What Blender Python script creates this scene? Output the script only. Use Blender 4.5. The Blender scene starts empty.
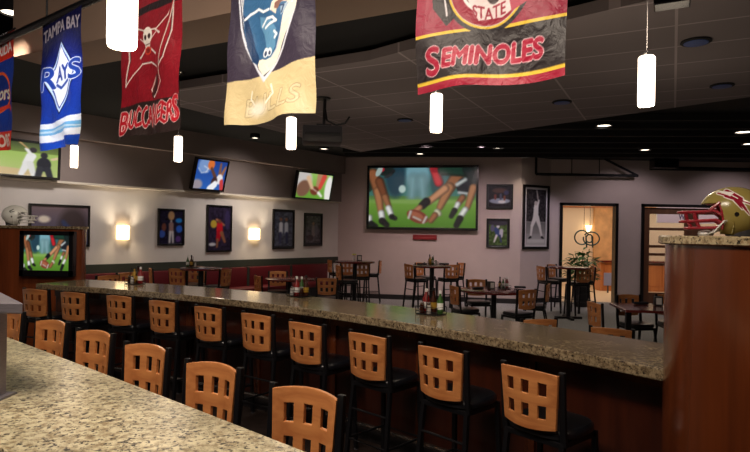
import bpy, bmesh, math, random
import numpy as np
from mathutils import Vector, Matrix
random.seed(7); np.random.seed(7)
PI = math.pi
COL = bpy.context.scene.collection
EYE = 1.72; FPX = 580.0; ROLL = math.radians(0.95); HC = 232.0

# ------------------------------------------------------------------ camera
cam = bpy.data.cameras.new('camera'); co = bpy.data.objects.new('camera', cam); COL.objects.link(co)
cam.sensor_width = 36; cam.lens = 36 * FPX / 750.0; cam.shift_y = (HC - 226) / 750.0
cam.clip_start = 0.05; cam.clip_end = 100
cr, sr = math.cos(ROLL), math.sin(ROLL)
M3 = Matrix(((cr, -sr, 0), (0, 0, -1), (sr, cr, 0)))
co.matrix_world = Matrix.Translation((0, 0, EYE)) @ M3.to_4x4()
bpy.context.scene.camera = co

def ray(x, y):                      # survey helper: photograph bearing -> direction with unit depth
    u = (x - 375) / FPX; v = -(y - HC) / FPX
    return Vector((u * cr - v * sr, 1.0, u * sr + v * cr))
def P(x, y, z):                     # plan point of something known to be at height z
    d = ray(x, y); t = (z - EYE) / d.z
    return Vector((d.x * t, t, z))
def D(x, Y):                        # plan point on bearing x at depth Y
    d = ray(x, 232); return Vector((d.x * Y, Y, 0))
def Z(x, y, Y):                     # height of something seen at (x,y) at depth Y
    return EYE + ray(x, y).z * Y

# ------------------------------------------------------------------ materials
def lin(c):
    return tuple(((v/255.)/12.92 if v/255. <= .04045 else ((v/255.+.055)/1.055)**2.4) for v in c)
def newmat(name):
    m = bpy.data.materials.new(name); m.use_nodes = True
    nt = m.node_tree; return m, nt, nt.nodes['Principled BSDF']
def mat(name, c, rough=.5, metal=0, coat=0, spec=.5, emit=None, es=0, noise=0, nscale=8, bump=0, stretch=(1,1,1)):
    m, nt, b = newmat(name)
    b.inputs['Base Color'].default_value = (*lin(c), 1); b.inputs['Roughness'].default_value = rough
    b.inputs['Metallic'].default_value = metal; b.inputs['Coat Weight'].default_value = coat
    b.inputs['Coat Roughness'].default_value = .12; b.inputs['Specular IOR Level'].default_value = spec
    if emit: b.inputs['Emission Color'].default_value = (*lin(emit), 1); b.inputs['Emission Strength'].default_value = es
    if noise or bump:
        tc = nt.nodes.new('ShaderNodeTexCoord'); mp = nt.nodes.new('ShaderNodeMapping'); mp.inputs['Scale'].default_value = stretch
        n = nt.nodes.new('ShaderNodeTexNoise'); n.inputs['Scale'].default_value = nscale; n.inputs['Detail'].default_value = 6
        nt.links.new(tc.outputs['Object'], mp.inputs[0]); nt.links.new(mp.outputs[0], n.inputs['Vector'])
        if noise:
            r = nt.nodes.new('ShaderNodeValToRGB'); l = lin(c)
            r.color_ramp.elements[0].position = .3; r.color_ramp.elements[1].position = .7
            r.color_ramp.elements[0].color = (*[v*(1-noise) for v in l], 1); r.color_ramp.elements[1].color = (*[min(1, v*(1+noise)) for v in l], 1)
            nt.links.new(n.outputs['Fac'], r.inputs[0]); nt.links.new(r.outputs[0], b.inputs['Base Color'])
        if bump:
            bp = nt.nodes.new('ShaderNodeBump'); bp.inputs['Strength'].default_value = bump; bp.inputs['Distance'].default_value = .01
            nt.links.new(n.outputs['Fac'], bp.inputs['Height']); nt.links.new(bp.outputs[0], b.inputs['Normal'])
    return m
def granite(name, base, mid, dark, rough=.12, scale=1.0):
    m, nt, b = newmat(name); L = nt.links.new
    tc = nt.nodes.new('ShaderNodeTexCoord')
    n1 = nt.nodes.new('ShaderNodeTexNoise'); n1.inputs['Scale'].default_value = 40*scale; n1.inputs['Detail'].default_value = 8; n1.inputs['Roughness'].default_value = .75
    n2 = nt.nodes.new('ShaderNodeTexNoise'); n2.inputs['Scale'].default_value = 72*scale; n2.inputs['Detail'].default_value = 5; n2.inputs['Roughness'].default_value = .7
    n3 = nt.nodes.new('ShaderNodeTexNoise'); n3.inputs['Scale'].default_value = 5*scale; n3.inputs['Detail'].default_value = 3
    r1 = nt.nodes.new('ShaderNodeValToRGB'); e = r1.color_ramp.elements
    e[0].position = .38; e[0].color = (*lin(mid), 1); e[1].position = .56; e[1].color = (*lin(base), 1)
    r2 = nt.nodes.new('ShaderNodeValToRGB'); e = r2.color_ramp.elements
    e[0].position = .40; e[0].color = (1, 1, 1, 1); e[1].position = .46; e[1].color = (0, 0, 0, 1)
    r3 = nt.nodes.new('ShaderNodeValToRGB'); e = r3.color_ramp.elements
    e[0].position = .3; e[0].color = (.72, .72, .7, 1); e[1].position = .7; e[1].color = (1, 1, 1, 1)
    mx = nt.nodes.new('ShaderNodeMixRGB'); mx.inputs[2].default_value = (*lin(dark), 1)
    mu = nt.nodes.new('ShaderNodeMixRGB'); mu.blend_type = 'MULTIPLY'; mu.inputs[0].default_value = 1
    for n in (n1, n2, n3): L(tc.outputs['Object'], n.inputs['Vector'])
    L(n1.outputs['Fac'], r1.inputs[0]); L(n2.outputs['Fac'], r2.inputs[0]); L(n3.outputs['Fac'], r3.inputs[0])
    L(r1.outputs[0], mx.inputs[1]); L(r2.outputs[0], mx.inputs[0]); L(mx.outputs[0], mu.inputs[1]); L(r3.outputs[0], mu.inputs[2])
    L(mu.outputs[0], b.inputs['Base Color']); b.inputs['Roughness'].default_value = rough
    return m
def wood(name, c1, c2, rough=.35, coat=.3, axis=2, scale=6):
    m, nt, b = newmat(name); L = nt.links.new
    tc = nt.nodes.new('ShaderNodeTexCoord'); mp = nt.nodes.new('ShaderNodeMapping')
    s = [scale*4]*3; s[axis] = scale*.35; mp.inputs['Scale'].default_value = s
    n = nt.nodes.new('ShaderNodeTexNoise'); n.inputs['Scale'].default_value = 1; n.inputs['Detail'].default_value = 8; n.inputs['Distortion'].default_value = .6
    r = nt.nodes.new('ShaderNodeValToRGB'); e = r.color_ramp.elements
    e[0].position = .3; e[0].color = (*lin(c1), 1); e[1].position = .72; e[1].color = (*lin(c2), 1)
    L(tc.outputs['Object'], mp.inputs[0]); L(mp.outputs[0], n.inputs['Vector']); L(n.outputs['Fac'], r.inputs[0]); L(r.outputs[0], b.inputs['Base Color'])
    b.inputs['Roughness'].default_value = rough; b.inputs['Coat Weight'].default_value = coat; b.inputs['Coat Roughness'].default_value = .15
    return m
def tiles(name, c, ang):
    m, nt, b = newmat(name); L = nt.links.new
    tc = nt.nodes.new('ShaderNodeTexCoord'); mp = nt.nodes.new('ShaderNodeMapping'); mp.inputs['Rotation'].default_value = (0, 0, -ang)
    br = nt.nodes.new('ShaderNodeTexBrick'); br.offset = 0; br.inputs['Scale'].default_value = 1
    br.inputs['Brick Width'].default_value = 1.22; br.inputs['Row Height'].default_value = .61; br.inputs['Mortar Size'].default_value = .012
    l = lin(c); br.inputs['Color1'].default_value = (*l, 1); br.inputs['Color2'].default_value = (*[v*.9 for v in l], 1)
    br.inputs['Mortar'].default_value = (*[v*1.8 for v in l], 1)
    L(tc.outputs['Object'], mp.inputs[0]); L(mp.outputs[0], br.inputs['Vector']); L(br.outputs['Color'], b.inputs['Base Color'])
    b.inputs['Roughness'].default_value = .9; return m
def paintmat(name, rough=.5, emit=0, spec=.5, sheen=0, bump=0):
    m, nt, b = newmat(name)
    a = nt.nodes.new('ShaderNodeAttribute'); a.attribute_name = 'Col'
    if emit:
        nt.links.new(a.outputs['Color'], b.inputs['Emission Color']); b.inputs['Emission Strength'].default_value = emit
        b.inputs['Base Color'].default_value = (.01, .01, .01, 1); b.inputs['Roughness'].default_value = .25
    else:
        nt.links.new(a.outputs['Color'], b.inputs['Base Color']); b.inputs['Roughness'].default_value = rough
    b.inputs['Specular IOR Level'].default_value = spec
    if bump:
        tc = nt.nodes.new('ShaderNodeTexCoord'); n = nt.nodes.new('ShaderNodeTexNoise'); n.inputs['Scale'].default_value = 14; n.inputs['Detail'].default_value = 3; n.inputs['Distortion'].default_value = 1
        bp = nt.nodes.new('ShaderNodeBump'); bp.inputs['Strength'].default_value = bump; bp.inputs['Distance'].default_value = .02
        nt.links.new(tc.outputs['Object'], n.inputs['Vector']); nt.links.new(n.outputs['Fac'], bp.inputs['Height']); nt.links.new(bp.outputs[0], b.inputs['Normal'])
    return m

G_NEAR = granite('near_granite', (218, 208, 174), (142, 122, 88), (46, 40, 38), .28, .8)
G_FAR = granite('bar_granite', (156, 138, 110), (88, 70, 54), (34, 26, 24), .13, 1.0)
W_BACK = wood('maple_backrest', (174, 106, 60), (206, 138, 82), .35, .25, 0, 7)
W_RED = wood('mahogany_panel', (46, 17, 9), (66, 27, 13), .32, .5, 2, 3)
W_PIL = wood('polished_mahogany', (66, 29, 13), (92, 43, 19), .22, .7, 2, 2.5)
W_CAB = wood('cabinet_mahogany', (92, 42, 20), (124, 62, 32), .25, .6, 2, 2.5)
W_TABLE = wood('table_mahogany', (82, 24, 22), (112, 38, 32), .22, .5, 0, 4)
W_DOOR = wood('door_wood', (92, 58, 40), (118, 78, 54), .4, .3, 2, 2)
W_LOBBY = wood('lobby_wood', (176, 104, 56), (206, 132, 76), .4, .3, 2, 2)
BLACK = mat('black_metal', (20, 20, 24), .38, .3)
VINYL = mat('black_vinyl', (20, 21, 27), .3, 0, .35)
STEEL = mat('brushed_steel', (140, 134, 142), .42, .55, noise=.12, nscale=30, stretch=(1, 1, 12))
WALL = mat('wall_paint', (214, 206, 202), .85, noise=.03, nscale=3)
WALLP = mat('wall_paint_rose_lit', (196, 178, 174), .85, noise=.03, nscale=3)  # pink cast of the light is put into this wall colour
WALLD = mat('wall_paint_in_shade', (142, 128, 124), .85, noise=.03, nscale=3)  # wall paint darkened: the soffit's dimmer light is put into the colour
TRIML = mat('soffit_light_line', (226, 216, 202), .7)
DADO = mat('dado_dark_green', (50, 54, 46), .6)
BASEB = mat('baseboard_dark', (30, 26, 28), .5)
REDV = mat('red_vinyl', (96, 16, 26), .5)
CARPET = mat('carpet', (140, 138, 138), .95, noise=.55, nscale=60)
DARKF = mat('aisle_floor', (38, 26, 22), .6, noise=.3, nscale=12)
CEILB = mat('black_ceiling', (14, 14, 17), .9)
JOIST = mat('black_steelwork', (19, 19, 23), .85)
TAN = mat('beam_tan', (152, 128, 112), .85)
SPK = mat('speaker_blue', (58, 84, 150), .5, noise=.2, nscale=60)
FRAME = mat('picture_frame_black', (18, 15, 16), .3, 0, .2)
MATB = mat('picture_mat', (42, 40, 50), .8)
MATW = mat('picture_mat_white', (206, 200, 200), .8)
BEZ = mat('tv_bezel', (14, 14, 18), .22, 0, .3)
GLOW = mat('pendant_glass', (255, 240, 225), .4, emit=(255, 232, 205), es=5.0)
GLOWD = mat('downlight_lens', (255, 244, 230), .4, emit=(255, 238, 215), es=5.0)
GLOWS = mat('sconce_glass', (255, 235, 200), .4, emit=(255, 222, 165), es=4.0)
CHROME = mat('satin_nickel', (190, 185, 180), .25, 1)
WHITEP = mat('white_plastic', (232, 230, 228), .35)
GARNET = mat('garnet_plastic', (150, 22, 42), .35, coat=.3)
DGREY = mat('dark_grey_plastic', (58, 56, 60), .45)
KETCH = mat('ketchup_red', (130, 16, 18), .35)
MUST = mat('mustard_yellow', (170, 132, 40), .4)
GREENB = mat('green_bottle', (52, 92, 34), .35)
BROWNB = mat('brown_sauce', (60, 24, 12), .25)
SALT = mat('salt_glass', (206, 200, 196), .2)
LEAF = mat('leaf_green', (64, 112, 50), .5, noise=.4, nscale=20)
POT = mat('dark_pot', (30, 28, 30), .5)
LCREAM = mat('lobby_cream', (232, 214, 190), .85)
LFLOOR = mat('lobby_floor', (214, 190, 158), .5)
LSTONE = mat('lobby_stone', (206, 160, 110), .7, noise=.25, nscale=3)
TEAL = mat('scroll_metal', (70, 98, 104), .35, .7)
REDSIGN = mat('red_sign', (120, 30, 36), .5)
GLASS = mat('door_glass', (220, 225, 228), .05); _b = GLASS.node_tree.nodes['Principled BSDF']
_b.inputs['Transmission Weight'].default_value = 1; _b.inputs['IOR'].default_value = 1.05
SCREEN = paintmat('screen_picture', emit=.95)
SCREENB = paintmat('projected_picture', emit=.72)
PRINT = paintmat('printed_photo', .22)
CLOTH = paintmat('banner_satin', .42, spec=.3, bump=.4)
SHELL = paintmat('helmet_paint', .22)

# ------------------------------------------------------------------ mesh helpers
class MB:
    def __init__(s): s.bm = bmesh.new()
    def box(s, c, d, rz=0, bev=0, M=None):
        m = Matrix.Translation(c) @ Matrix.Rotation(rz, 4, 'Z') @ Matrix.Diagonal((*d, 1))
        if M: m = M @ m
        r = bmesh.ops.create_cube(s.bm, size=1, matrix=m)
        if bev:
            es = list({e for v in r['verts'] for e in v.link_edges})
            bmesh.ops.bevel(s.bm, geom=es, offset=bev, segments=2, affect='EDGES', profile=.6)
        return s
    def rings(s, rr, close=False, caps=True):
        vs = [[s.bm.verts.new(p) for p in r] for r in rr]; n = len(rr[0])
        for a, b in zip(vs, vs[1:] + ([vs[0]] if close else [])):
            for i in range(n): s.bm.faces.new((a[i], a[(i+1) % n], b[(i+1) % n], b[i]))
        if caps and not close:
            s.bm.faces.new(vs[0][::-1]); s.bm.faces.new(vs[-1])
        return s
    def lathe(s, prof, c=(0, 0, 0), n=24, sx=1, sy=1):   # prof (r,z)
        return s.rings([[Vector((c[0]+r*sx*math.cos(2*PI*i/n), c[1]+r*sy*math.sin(2*PI*i/n), c[2]+z)) for i in range(n)] for r, z in prof])
    def tube(s, pts, r, n=8, close=False, rect=None):
        pts = [Vector(p) for p in pts]; rr = []; N = len(pts)
        prev = None
        for i, p in enumerate(pts):
            a = pts[(i-1) % N] if (i or close) else p; b = pts[(i+1) % N] if (i < N-1 or close) else p
            t = (b-a).normalized()
            if prev is None:
                up = Vector((0, 0, 1)) if abs(t.z) < .9 else Vector((1, 0, 0)); x = t.cross(up).normalized()
            else: x = (prev - t*prev.dot(t)).normalized()
            prev = x; y = t.cross(x); ra = r[i] if isinstance(r, (list, tuple)) else r
            if rect: rr.append([p+x*(sx*rect[0]/2)+y*(sy*rect[1]/2) for sx, sy in ((-1,-1),(1,-1),(1,1),(-1,1))])
            else: rr.append([p+x*ra*math.cos(2*PI*k/n)+y*ra*math.sin(2*PI*k/n) for k in range(n)])
        return s.rings(rr, close)
    def prism(s, poly, z0, z1):
        a = [s.bm.verts.new((p[0], p[1], z0)) for p in poly]; b = [s.bm.verts.new((p[0], p[1], z1)) for p in poly]; n = len(poly)
        s.bm.faces.new(a[::-1]); s.bm.faces.new(b)
        for i in range(n): s.bm.faces.new((a[i], a[(i+1) % n], b[(i+1) % n], b[i]))
        return s
    def strip(s, near, far, z0, z1):                     # slab between two matching plan curves
        n = len(near); rr = []
        for a, b in zip(near, far): rr.append([Vector((a[0], a[1], z0)), Vector((b[0], b[1], z0)), Vector((b[0], b[1], z1)), Vector((a[0], a[1], z1))])
        return s.rings(rr)
    def quad(s, *p): s.bm.faces.new([s.bm.verts.new(q) for q in p]); return s
    def build(s, name, m, parent=None, smooth=False, bevel=0, kind=None):
        bmesh.ops.recalc_face_normals(s.bm, faces=s.bm.faces)
        me = bpy.data.meshes.new(name); s.bm.to_mesh(me); s.bm.free(); me.materials.append(m)
        if smooth:
            me.polygons.foreach_set('use_smooth', [True]*len(me.polygons)); me.set_sharp_from_angle(angle=math.radians(38))
        o = bpy.data.objects.new(name, me); COL.objects.link(o)
        if parent: o.parent = parent
        if kind: o['kind'] = kind
        if bevel:
            b = o.modifiers.new('bevel', 'BEVEL'); b.width = bevel; b.segments = 2; b.limit_method = 'ANGLE'
        return o
def thing(name, label, cat, loc=(0, 0, 0), rz=0, group=None, tilt=0):
    o = bpy.data.objects.new(name, None); COL.objects.link(o); o.empty_display_size = .1
    o.location = loc; o.rotation_euler = (tilt, 0, rz); o['label'] = label; o['category'] = cat
    if group: o['group'] = group
    return o
def tag(o, label, cat, group=None):
    o['label'] = label; o['category'] = cat
    if group: o['group'] = group
    return o
def dup(root, label, loc, rz, group=None):
    r = root.copy(); COL.objects.link(r); r.location = loc; r.rotation_euler = (root.rotation_euler[0], 0, rz); r['label'] = label
    if group: r['group'] = group
    for ch in list(root.children):
        c = ch.copy(); COL.objects.link(c); c.parent = r
        for g in list(ch.children):
            d = g.copy(); COL.objects.link(d); d.parent = c
    return r

# ------------------------------------------------------------------ painter (pictures as vertex colours on fine meshes)
_tcache = {}
def text_tris(s):
    if s in _tcache: return _tcache[s]
    cu = bpy.data.curves.new('t', 'FONT'); cu.body = s; cu.resolution_u = 4
    o = bpy.data.objects.new('t', cu); COL.objects.link(o); bpy.context.view_layer.update()
    me = o.evaluated_get(bpy.context.evaluated_depsgraph_get()).to_mesh(); me.calc_loop_triangles()
    v = np.array([w.co[:2] for w in me.vertices]); t = np.array([l.vertices[:] for l in me.loop_triangles])
    v -= v.min(0); wh = v.max(0).copy(); v /= wh
    o.to_mesh_clear(); bpy.data.objects.remove(o); bpy.data.curves.remove(cu)
    _tcache[s] = (v, t); return v, t
class Art:
    def __init__(s, w, h, c=(0, 0, 0)):
        s.w, s.h = w, h; s.a = np.zeros((h, w, 3)); s.a[:] = c
        s.x, s.y = np.meshgrid((np.arange(w)+.5)/w, (np.arange(h)+.5)/h)   # 0..1, y down
        s.k = h / w
    def put(s, m, c): m = np.clip(m, 0, 1)[..., None]; s.a = s.a*(1-m) + np.array(c, float)*m; return s
    def vgrad(s, y0, y1, c0, c1):
        t = np.clip((s.y-y0)/(y1-y0), 0, 1)[..., None]; m = ((s.y >= y0) & (s.y <= y1))[..., None]
        s.a = np.where(m, np.array(c0)*(1-t)+np.array(c1)*t, s.a); return s
    def ell(s, cx, cy, rx, ry, c, rot=0, soft=.0, al=1):
        dx, dy = s.x-cx, (s.y-cy)*s.k; ca, sa = math.cos(rot), math.sin(rot)
        q = np.hypot((dx*ca+dy*sa)/rx, (-dx*sa+dy*ca)/(ry*s.k)); e = max(soft, 1.0/s.w/min(rx, ry*s.k))
        return s.put(al*(1-(q-1)/e), c)
    def cap(s, x0, y0, r0, x1, y1, r1, c, soft=0):      # tapered capsule, radii in width units
        dx, dy = x1-x0, (y1-y0)*s.k; L = dx*dx+dy*dy+1e-9
        t = np.clip(((s.x-x0)*dx+(s.y-y0)*s.k*dy)/L, 0, 1)
        d = np.hypot(s.x-x0-t*dx, (s.y-y0)*s.k-t*dy) - (r0+(r1-r0)*t)
        return s.put(.5-d/max(soft, 1.2/s.w), c)
    def pl(s, pts, w, c):
        for (a, b), (d, e) in zip(pts, pts[1:]): s.cap(a, b, w, d, e, w, c)
        return s
    def poly(s, pts, c, al=1): return s.put(al*s.pm(pts), c)
    def pm(s, pts):
        ac = np.zeros(s.x.shape)
        for ox, oy in ((-.25, -.25), (.25, -.25), (-.25, .25), (.25, .25)):
            X, Y = s.x+ox/s.w, s.y+oy/s.h; ins = np.zeros(X.shape, bool); n = len(pts)
            for i in range(n):
                (xa, ya), (xb, yb) = pts[i], pts[(i+1) % n]
                if ya == yb: continue
                ins ^= ((ya > Y) != (yb > Y)) & (X < (xb-xa)*(Y-ya)/(yb-ya)+xa)
            ac += ins*.25
        return ac
    def rect(s, x0, y0, x1, y1, c, al=1): return s.poly([(x0, y0), (x1, y0), (x1, y1), (x0, y1)], c, al)
    def tm(s, txt, x0, y0, x1, y1, shear=0, warp=None):
        v, t = text_tris(txt); ss = 3; W, H = s.w*ss, s.h*ss; m = np.zeros((H, W), bool)
        X = x0+v[:, 0]*(x1-x0)+shear*(v[:, 1]-.5)*(y1-y0); Y = y1-v[:, 1]*(y1-y0)
        if warp is not None: Y = Y+warp(v[:, 0], v[:, 1])
        Xp, Yp = X*W, Y*H
        for a, b, c in t:
            xa, ya, xb, yb, xc, yc = Xp[a], Yp[a], Xp[b], Yp[b], Xp[c], Yp[c]
            l, r = int(max(0, min(xa, xb, xc))), int(min(W-1, max(xa, xb, xc)))+1; u, d = int(max(0, min(ya, yb, yc))), int(min(H-1, max(ya, yb, yc)))+1
            if r <= l or d <= u: continue
            gx, gy = np.meshgrid(np.arange(l, r)+.5, np.arange(u, d)+.5)
            e1 = (xb-xa)*(gy-ya)-(yb-ya)*(gx-xa); e2 = (xc-xb)*(gy-yb)-(yc-yb)*(gx-xb); e3 = (xa-xc)*(gy-yc)-(ya-yc)*(gx-xc)
            m[u:d, l:r] |= ((e1 >= 0) & (e2 >= 0) & (e3 >= 0)) | ((e1 <= 0) & (e2 <= 0) & (e3 <= 0))
        return m
    def text(s, txt, x0, y0, x1, y1, c, bold=0, out=0, oc=None, shear=0, warp=None):
        m = s.tm(txt, x0, y0, x1, y1, shear, warp)
        def dil(m, n):
            for _ in range(n):
                q = m.copy(); q[1:] |= m[:-1]; q[:-1] |= m[1:]; q[:, 1:] |= m[:, :-1]; q[:, :-1] |= m[:, 1:]; m = q
            return m
        def dn(m): return m.reshape(s.h, 3, s.w, 3).mean((1, 3))
        m = dil(m, bold)
        if out: s.put(dn(dil(m, out)), oc)
        return s.put(dn(m), c)
    def blur(s, n=1):
        for _ in range(n):
            p = np.pad(s.a, ((1, 1), (1, 1), (0, 0)), 'edge'); s.a = (p[:-2, 1:-1]+p[2:, 1:-1]+p[1:-1, :-2]+p[1:-1, 2:]+2*s.a)/6
        return s
    def speck(s, k):
        n = np.random.rand(s.h//3+1, s.w//3+1).repeat(3, 0).repeat(3, 1)[:s.h, :s.w]; s.a = np.clip(s.a*(1+k*(n[..., None]-.5)), 0, 255); return s
    def sheet(s, name, m, W, H, parent, fn=None, y=0):  # grid mesh W x H centred, picture side faces -y
        w, h = s.w, s.h; xs = (np.linspace(-.5, .5, w))*W; zs = np.linspace(.5, -.5, h)*H
        X, Zz = np.meshgrid(xs, zs); Y = np.full(X.shape, float(y))
        if fn: X, Y, Zz = fn(X, Y, Zz)
        co_ = np.stack([X, Y, Zz], -1).reshape(-1, 3)
        i = np.arange(w*h).reshape(h, w); f = np.stack([i[1:, :-1], i[1:, 1:], i[:-1, 1:], i[:-1, :-1]], -1).reshape(-1, 4)
        me = bpy.data.meshes.new(name); me.vertices.add(w*h); me.vertices.foreach_set('co', co_.ravel())
        me.loops.add(f.size); me.loops.foreach_set('vertex_index', f.ravel()); me.polygons.add(len(f))
        me.polygons.foreach_set('loop_start', np.arange(len(f))*4); me.update(calc_edges=True)
        setcol(me, s.a.reshape(-1, 3)); me.polygons.foreach_set('use_smooth', [True]*len(f)); me.materials.append(m)
        o = bpy.data.objects.new(name, me); COL.objects.link(o); o.parent = parent; return o
def setcol(me, c):
    c = np.clip(c, 0, 255)/255.; l = np.where(c <= .04045, c/12.92, ((c+.055)/1.055)**2.4)
    at = me.color_attributes.new('Col', 'FLOAT_COLOR', 'POINT'); at.data.foreach_set('color', np.concatenate([l, np.ones((len(l), 1))], 1).ravel())

# ------------------------------------------------------------------ room plan
class Wall:                                     # plan line a->b, left-to-right as seen from inside
    def __init__(s, a, b): s.a, s.b = Vector(a[:2]), Vector(b[:2]); s.d = (s.b-s.a).normalized(); s.n = Vector((s.d.y, -s.d.x)); s.ang = math.atan2(s.d.y, s.d.x)
    def hit(s, x, y, off=0):                    # distance along and height, off = distance in front of the wall
        r = ray(x, y); a = s.a+s.n*off; t = a.dot(s.n)/Vector((r.x, r.y)).dot(s.n)
        p = Vector((r.x*t, r.y*t)); return (p-a).dot(s.d), EYE+r.z*t
    def at(s, u, z, off=0): p = s.a+s.d*u+s.n*off; return Vector((p.x, p.y, z))
CORN = D(338, 15.2); LD = Vector((.634, .774, 0)).normalized()
WL = Wall(CORN-LD*21, CORN)
C2 = D(520.5, 14.35); WT = Wall(CORN, C2)
C3 = D(550, 14.85); WP = Wall(C2, C3)
C4 = Vector((13.0, 14.85+.0, 0)); WD = Wall(C3, C4)
def wall_box(name, W, z0, z1, m, off=0, u0=0, u1=None, th=.15, kind='structure', mb=None):
    L = (W.b-W.a).length; u1 = L if u1 is None else u1
    own = mb is None; mb = mb or MB(); p = [W.at(u0, 0, off), W.at(u1, 0, off), W.at(u1, 0, -th), W.at(u0, 0, -th)]
    mb.prism(p, z0, z1)
    return mb.build(name, m, kind=kind) if own else mb
CT = 3.66
wall_box('wall_left', WL, 0, 2.47, WALL)
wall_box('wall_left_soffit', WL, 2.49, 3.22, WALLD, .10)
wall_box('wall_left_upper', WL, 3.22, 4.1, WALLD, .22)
wall_box('trim_light_line', WL, 2.455, 2.49, TRIML, .115)  # pale strip: the lit line under the soffit put into its colour
wall_box('trim_2', WL, .90, 1.06, DADO, .02)
wall_box('wall_back', WT, 0, CT, WALLP)
wall_box('wall_poster', WP, 0, CT, WALLP)
# door wall with two openings
d1a, _ = WD.hit(559, 250); d1b, _ = WD.hit(617.5, 250); _, dz = WD.hit(590, 203)
d2a, _ = WD.hit(640.5, 250); d2b, _ = WD.hit(744, 250); DH = dz
mb = MB()
for u0, u1, z0, z1 in ((0, d1a, 0, CT), (d1b, d2a, 0, CT), (d2b, (WD.b-WD.a).length, 0, CT), (d1a, d1b, DH, CT), (d2a, d2b, DH, CT)):
    wall_box('', WD, z0, z1, None, 0, u0, u1, mb=mb)
mb.build('wall_doors', WALLP, kind='structure')
for i, (a, b) in enumerate(((d1a, d1b), (d2a, d2b))):
    mb = MB(); w = .075
    for u0, u1, z0, z1 in ((a, a+w, 0, DH), (b-w, b, 0, DH), (a, b, DH-w, DH)): wall_box('', WD, z0, z1, None, .04, u0, u1, .17, mb=mb)
    mb.build('door_frame_%d' % (i+1), FRAME, kind='structure')
wall_box('baseboard_back', WT, 0, .12, BASEB, .02)
wall_box('baseboard_poster', WP, 0, .12, BASEB, .02)
wall_box('baseboard_doors', WD, 0, .12, BASEB, .02, 0, d1a)
wall_box('baseboard_between_doors', WD, 0, .12, BASEB, .02, d1b, d2a)
# enclosure behind and to the side of the camera
WR = Wall(C4, Vector((13, -5, 0))); WB = Wall(Vector((13, -5, 0)), WL.a.to_3d())
wall_box('wall_right', WR, 0, 4.1, WALLD); wall_box('wall_rear', WB, 0, 4.1, WALLD)
MB().box((0, 5.5, -.05), (34, 30, .1)).build('floor', CARPET, kind='structure')

# bar frame directions
DV = Vector((.79, -.613, 0)).normalized(); NV = Vector((-DV.y, DV.x, 0))
def fitcurve(pix, z, deg=2):
    p = [P(x, y, z) for x, y in pix]; t = [q.dot(DV) for q in p]; w = [q.dot(NV) for q in p]
    return np.polyfit(t, w, deg), t
def cpt(c, t, off=0):
    w = np.polyval(c, t); s = np.polyval(np.polyder(c), t); tg = (DV+NV*s).normalized(); nn = Vector((-tg.y, tg.x, 0))
    return DV*t+NV*w+nn*off, tg, nn
BZ = 1.07
FB, ft = fitcurve([(35, 284), (140, 290), (220, 299), (300, 308), (400, 322), (540, 345), (661, 369)], BZ)
NB, nt_ = fitcurve([(0, 334), (60, 356), (123, 379.5), (187, 406), (250, 429), (308, 451)], BZ)

_ts = [-12+k*.7 for k in range(24)]
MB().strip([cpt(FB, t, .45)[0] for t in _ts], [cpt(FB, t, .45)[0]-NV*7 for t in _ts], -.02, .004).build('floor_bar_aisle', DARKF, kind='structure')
# ------------------------------------------------------------------ ceiling
MB().box((0, 5, 4.15), (34, 32, .1)).build('ceiling', CEILB, kind='structure')
bf = [P(x, y, 3.3) for x, y in ((80, 69), (118, 61), (180, 55), (370, 17), (411, 8))]
bd = (bf[3]-bf[1]).normalized(); bn = Vector((-bd.y, bd.x, 0))
b0 = P(29, 74, 3.3); b1 = bf[3]+bd*9
b0 = bf[1]+bd*((b0-bf[1]).dot(bd)+.45)
def band(a, b, o0, o1): return [a+bn*o0, b+bn*o0, b+bn*o1, a+bn*o1]
MB().prism(band(b0, b1, -.5, 0), 3.3, 4.1).build('ceiling_beam', TAN, kind='structure')
MB().prism(band(b0-bd*9, b1+bd*3, .001, 16), CT, 3.75).build('ceiling_far', CEILB, kind='structure')
tl = [P(x, y, 3.5) for x, y in ((140, 97), (360, 152), (750, 97), (900, 76), (900, -60), (650, 0), (562, 21), (411, 49), (370, 60), (180, 89))]
TANG = math.atan2(bd.y, bd.x)
MB().prism(tl, 3.5, 3.6).build('ceiling_tiles', tiles('acoustic_tile', (134, 124, 126), TANG), kind='structure')
# joists and pipework in the black ceiling
def onray(x, y, z): return P(x, y, z)
mb = MB()
for k in range(7):
    a = CORN+WT.d.to_3d()*(.2)+Vector((0, -1.0-k*.75, 3.6)); b = a+Vector((12, -1.2, 0))
    mb.box((a+b)/2, ((b-a).length, .07, .1), math.atan2((b-a).y, (b-a).x))
mb.build('ceiling_joists', JOIST, kind='structure')
t = thing('sprinkler_pipe', 'long black pipe along the wall above the doorways', 'pipe')
z = WD.hit(560, 174.5, .3)[1]
pa = WD.at(WD.hit(536, 174, .3)[0], z, .3); pb = WD.at(WD.hit(638, 175, .3)[0], z, .3)
MB().tube([pa, pb], .035, 10).build('pipe', JOIST, t, True)
MB().tube([pa, pa+Vector((0, 0, CT-pa.z))], .03, 8).build('hanger', JOIST, t, True)
for f in (.35, .62):
    q = pa.lerp(pb, f); MB().tube([q, q+Vector((0, 0, CT-q.z))], .012, 6).build('hanger', JOIST, t, True)
q = pb; q2 = WD.at(WD.hit(604, 161, .3)[0], CT, .3); MB().tube([q, q2], .03, 8).build('brace', JOIST, t, True)
z = WD.hit(700, 169, .12)[1]
pa = WD.at(WD.hit(650, 170, .12)[0], z, .12); pb = WD.at(WD.hit(830, 166, .12)[0], z, .12)
tag(MB().tube([pa, pb], .05, 10).build('hanging_pipe', JOIST, None, True), 'thick black pipe running right over the wide doorway', 'pipe')
u = WD.hit(664, 160, .35)
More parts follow.
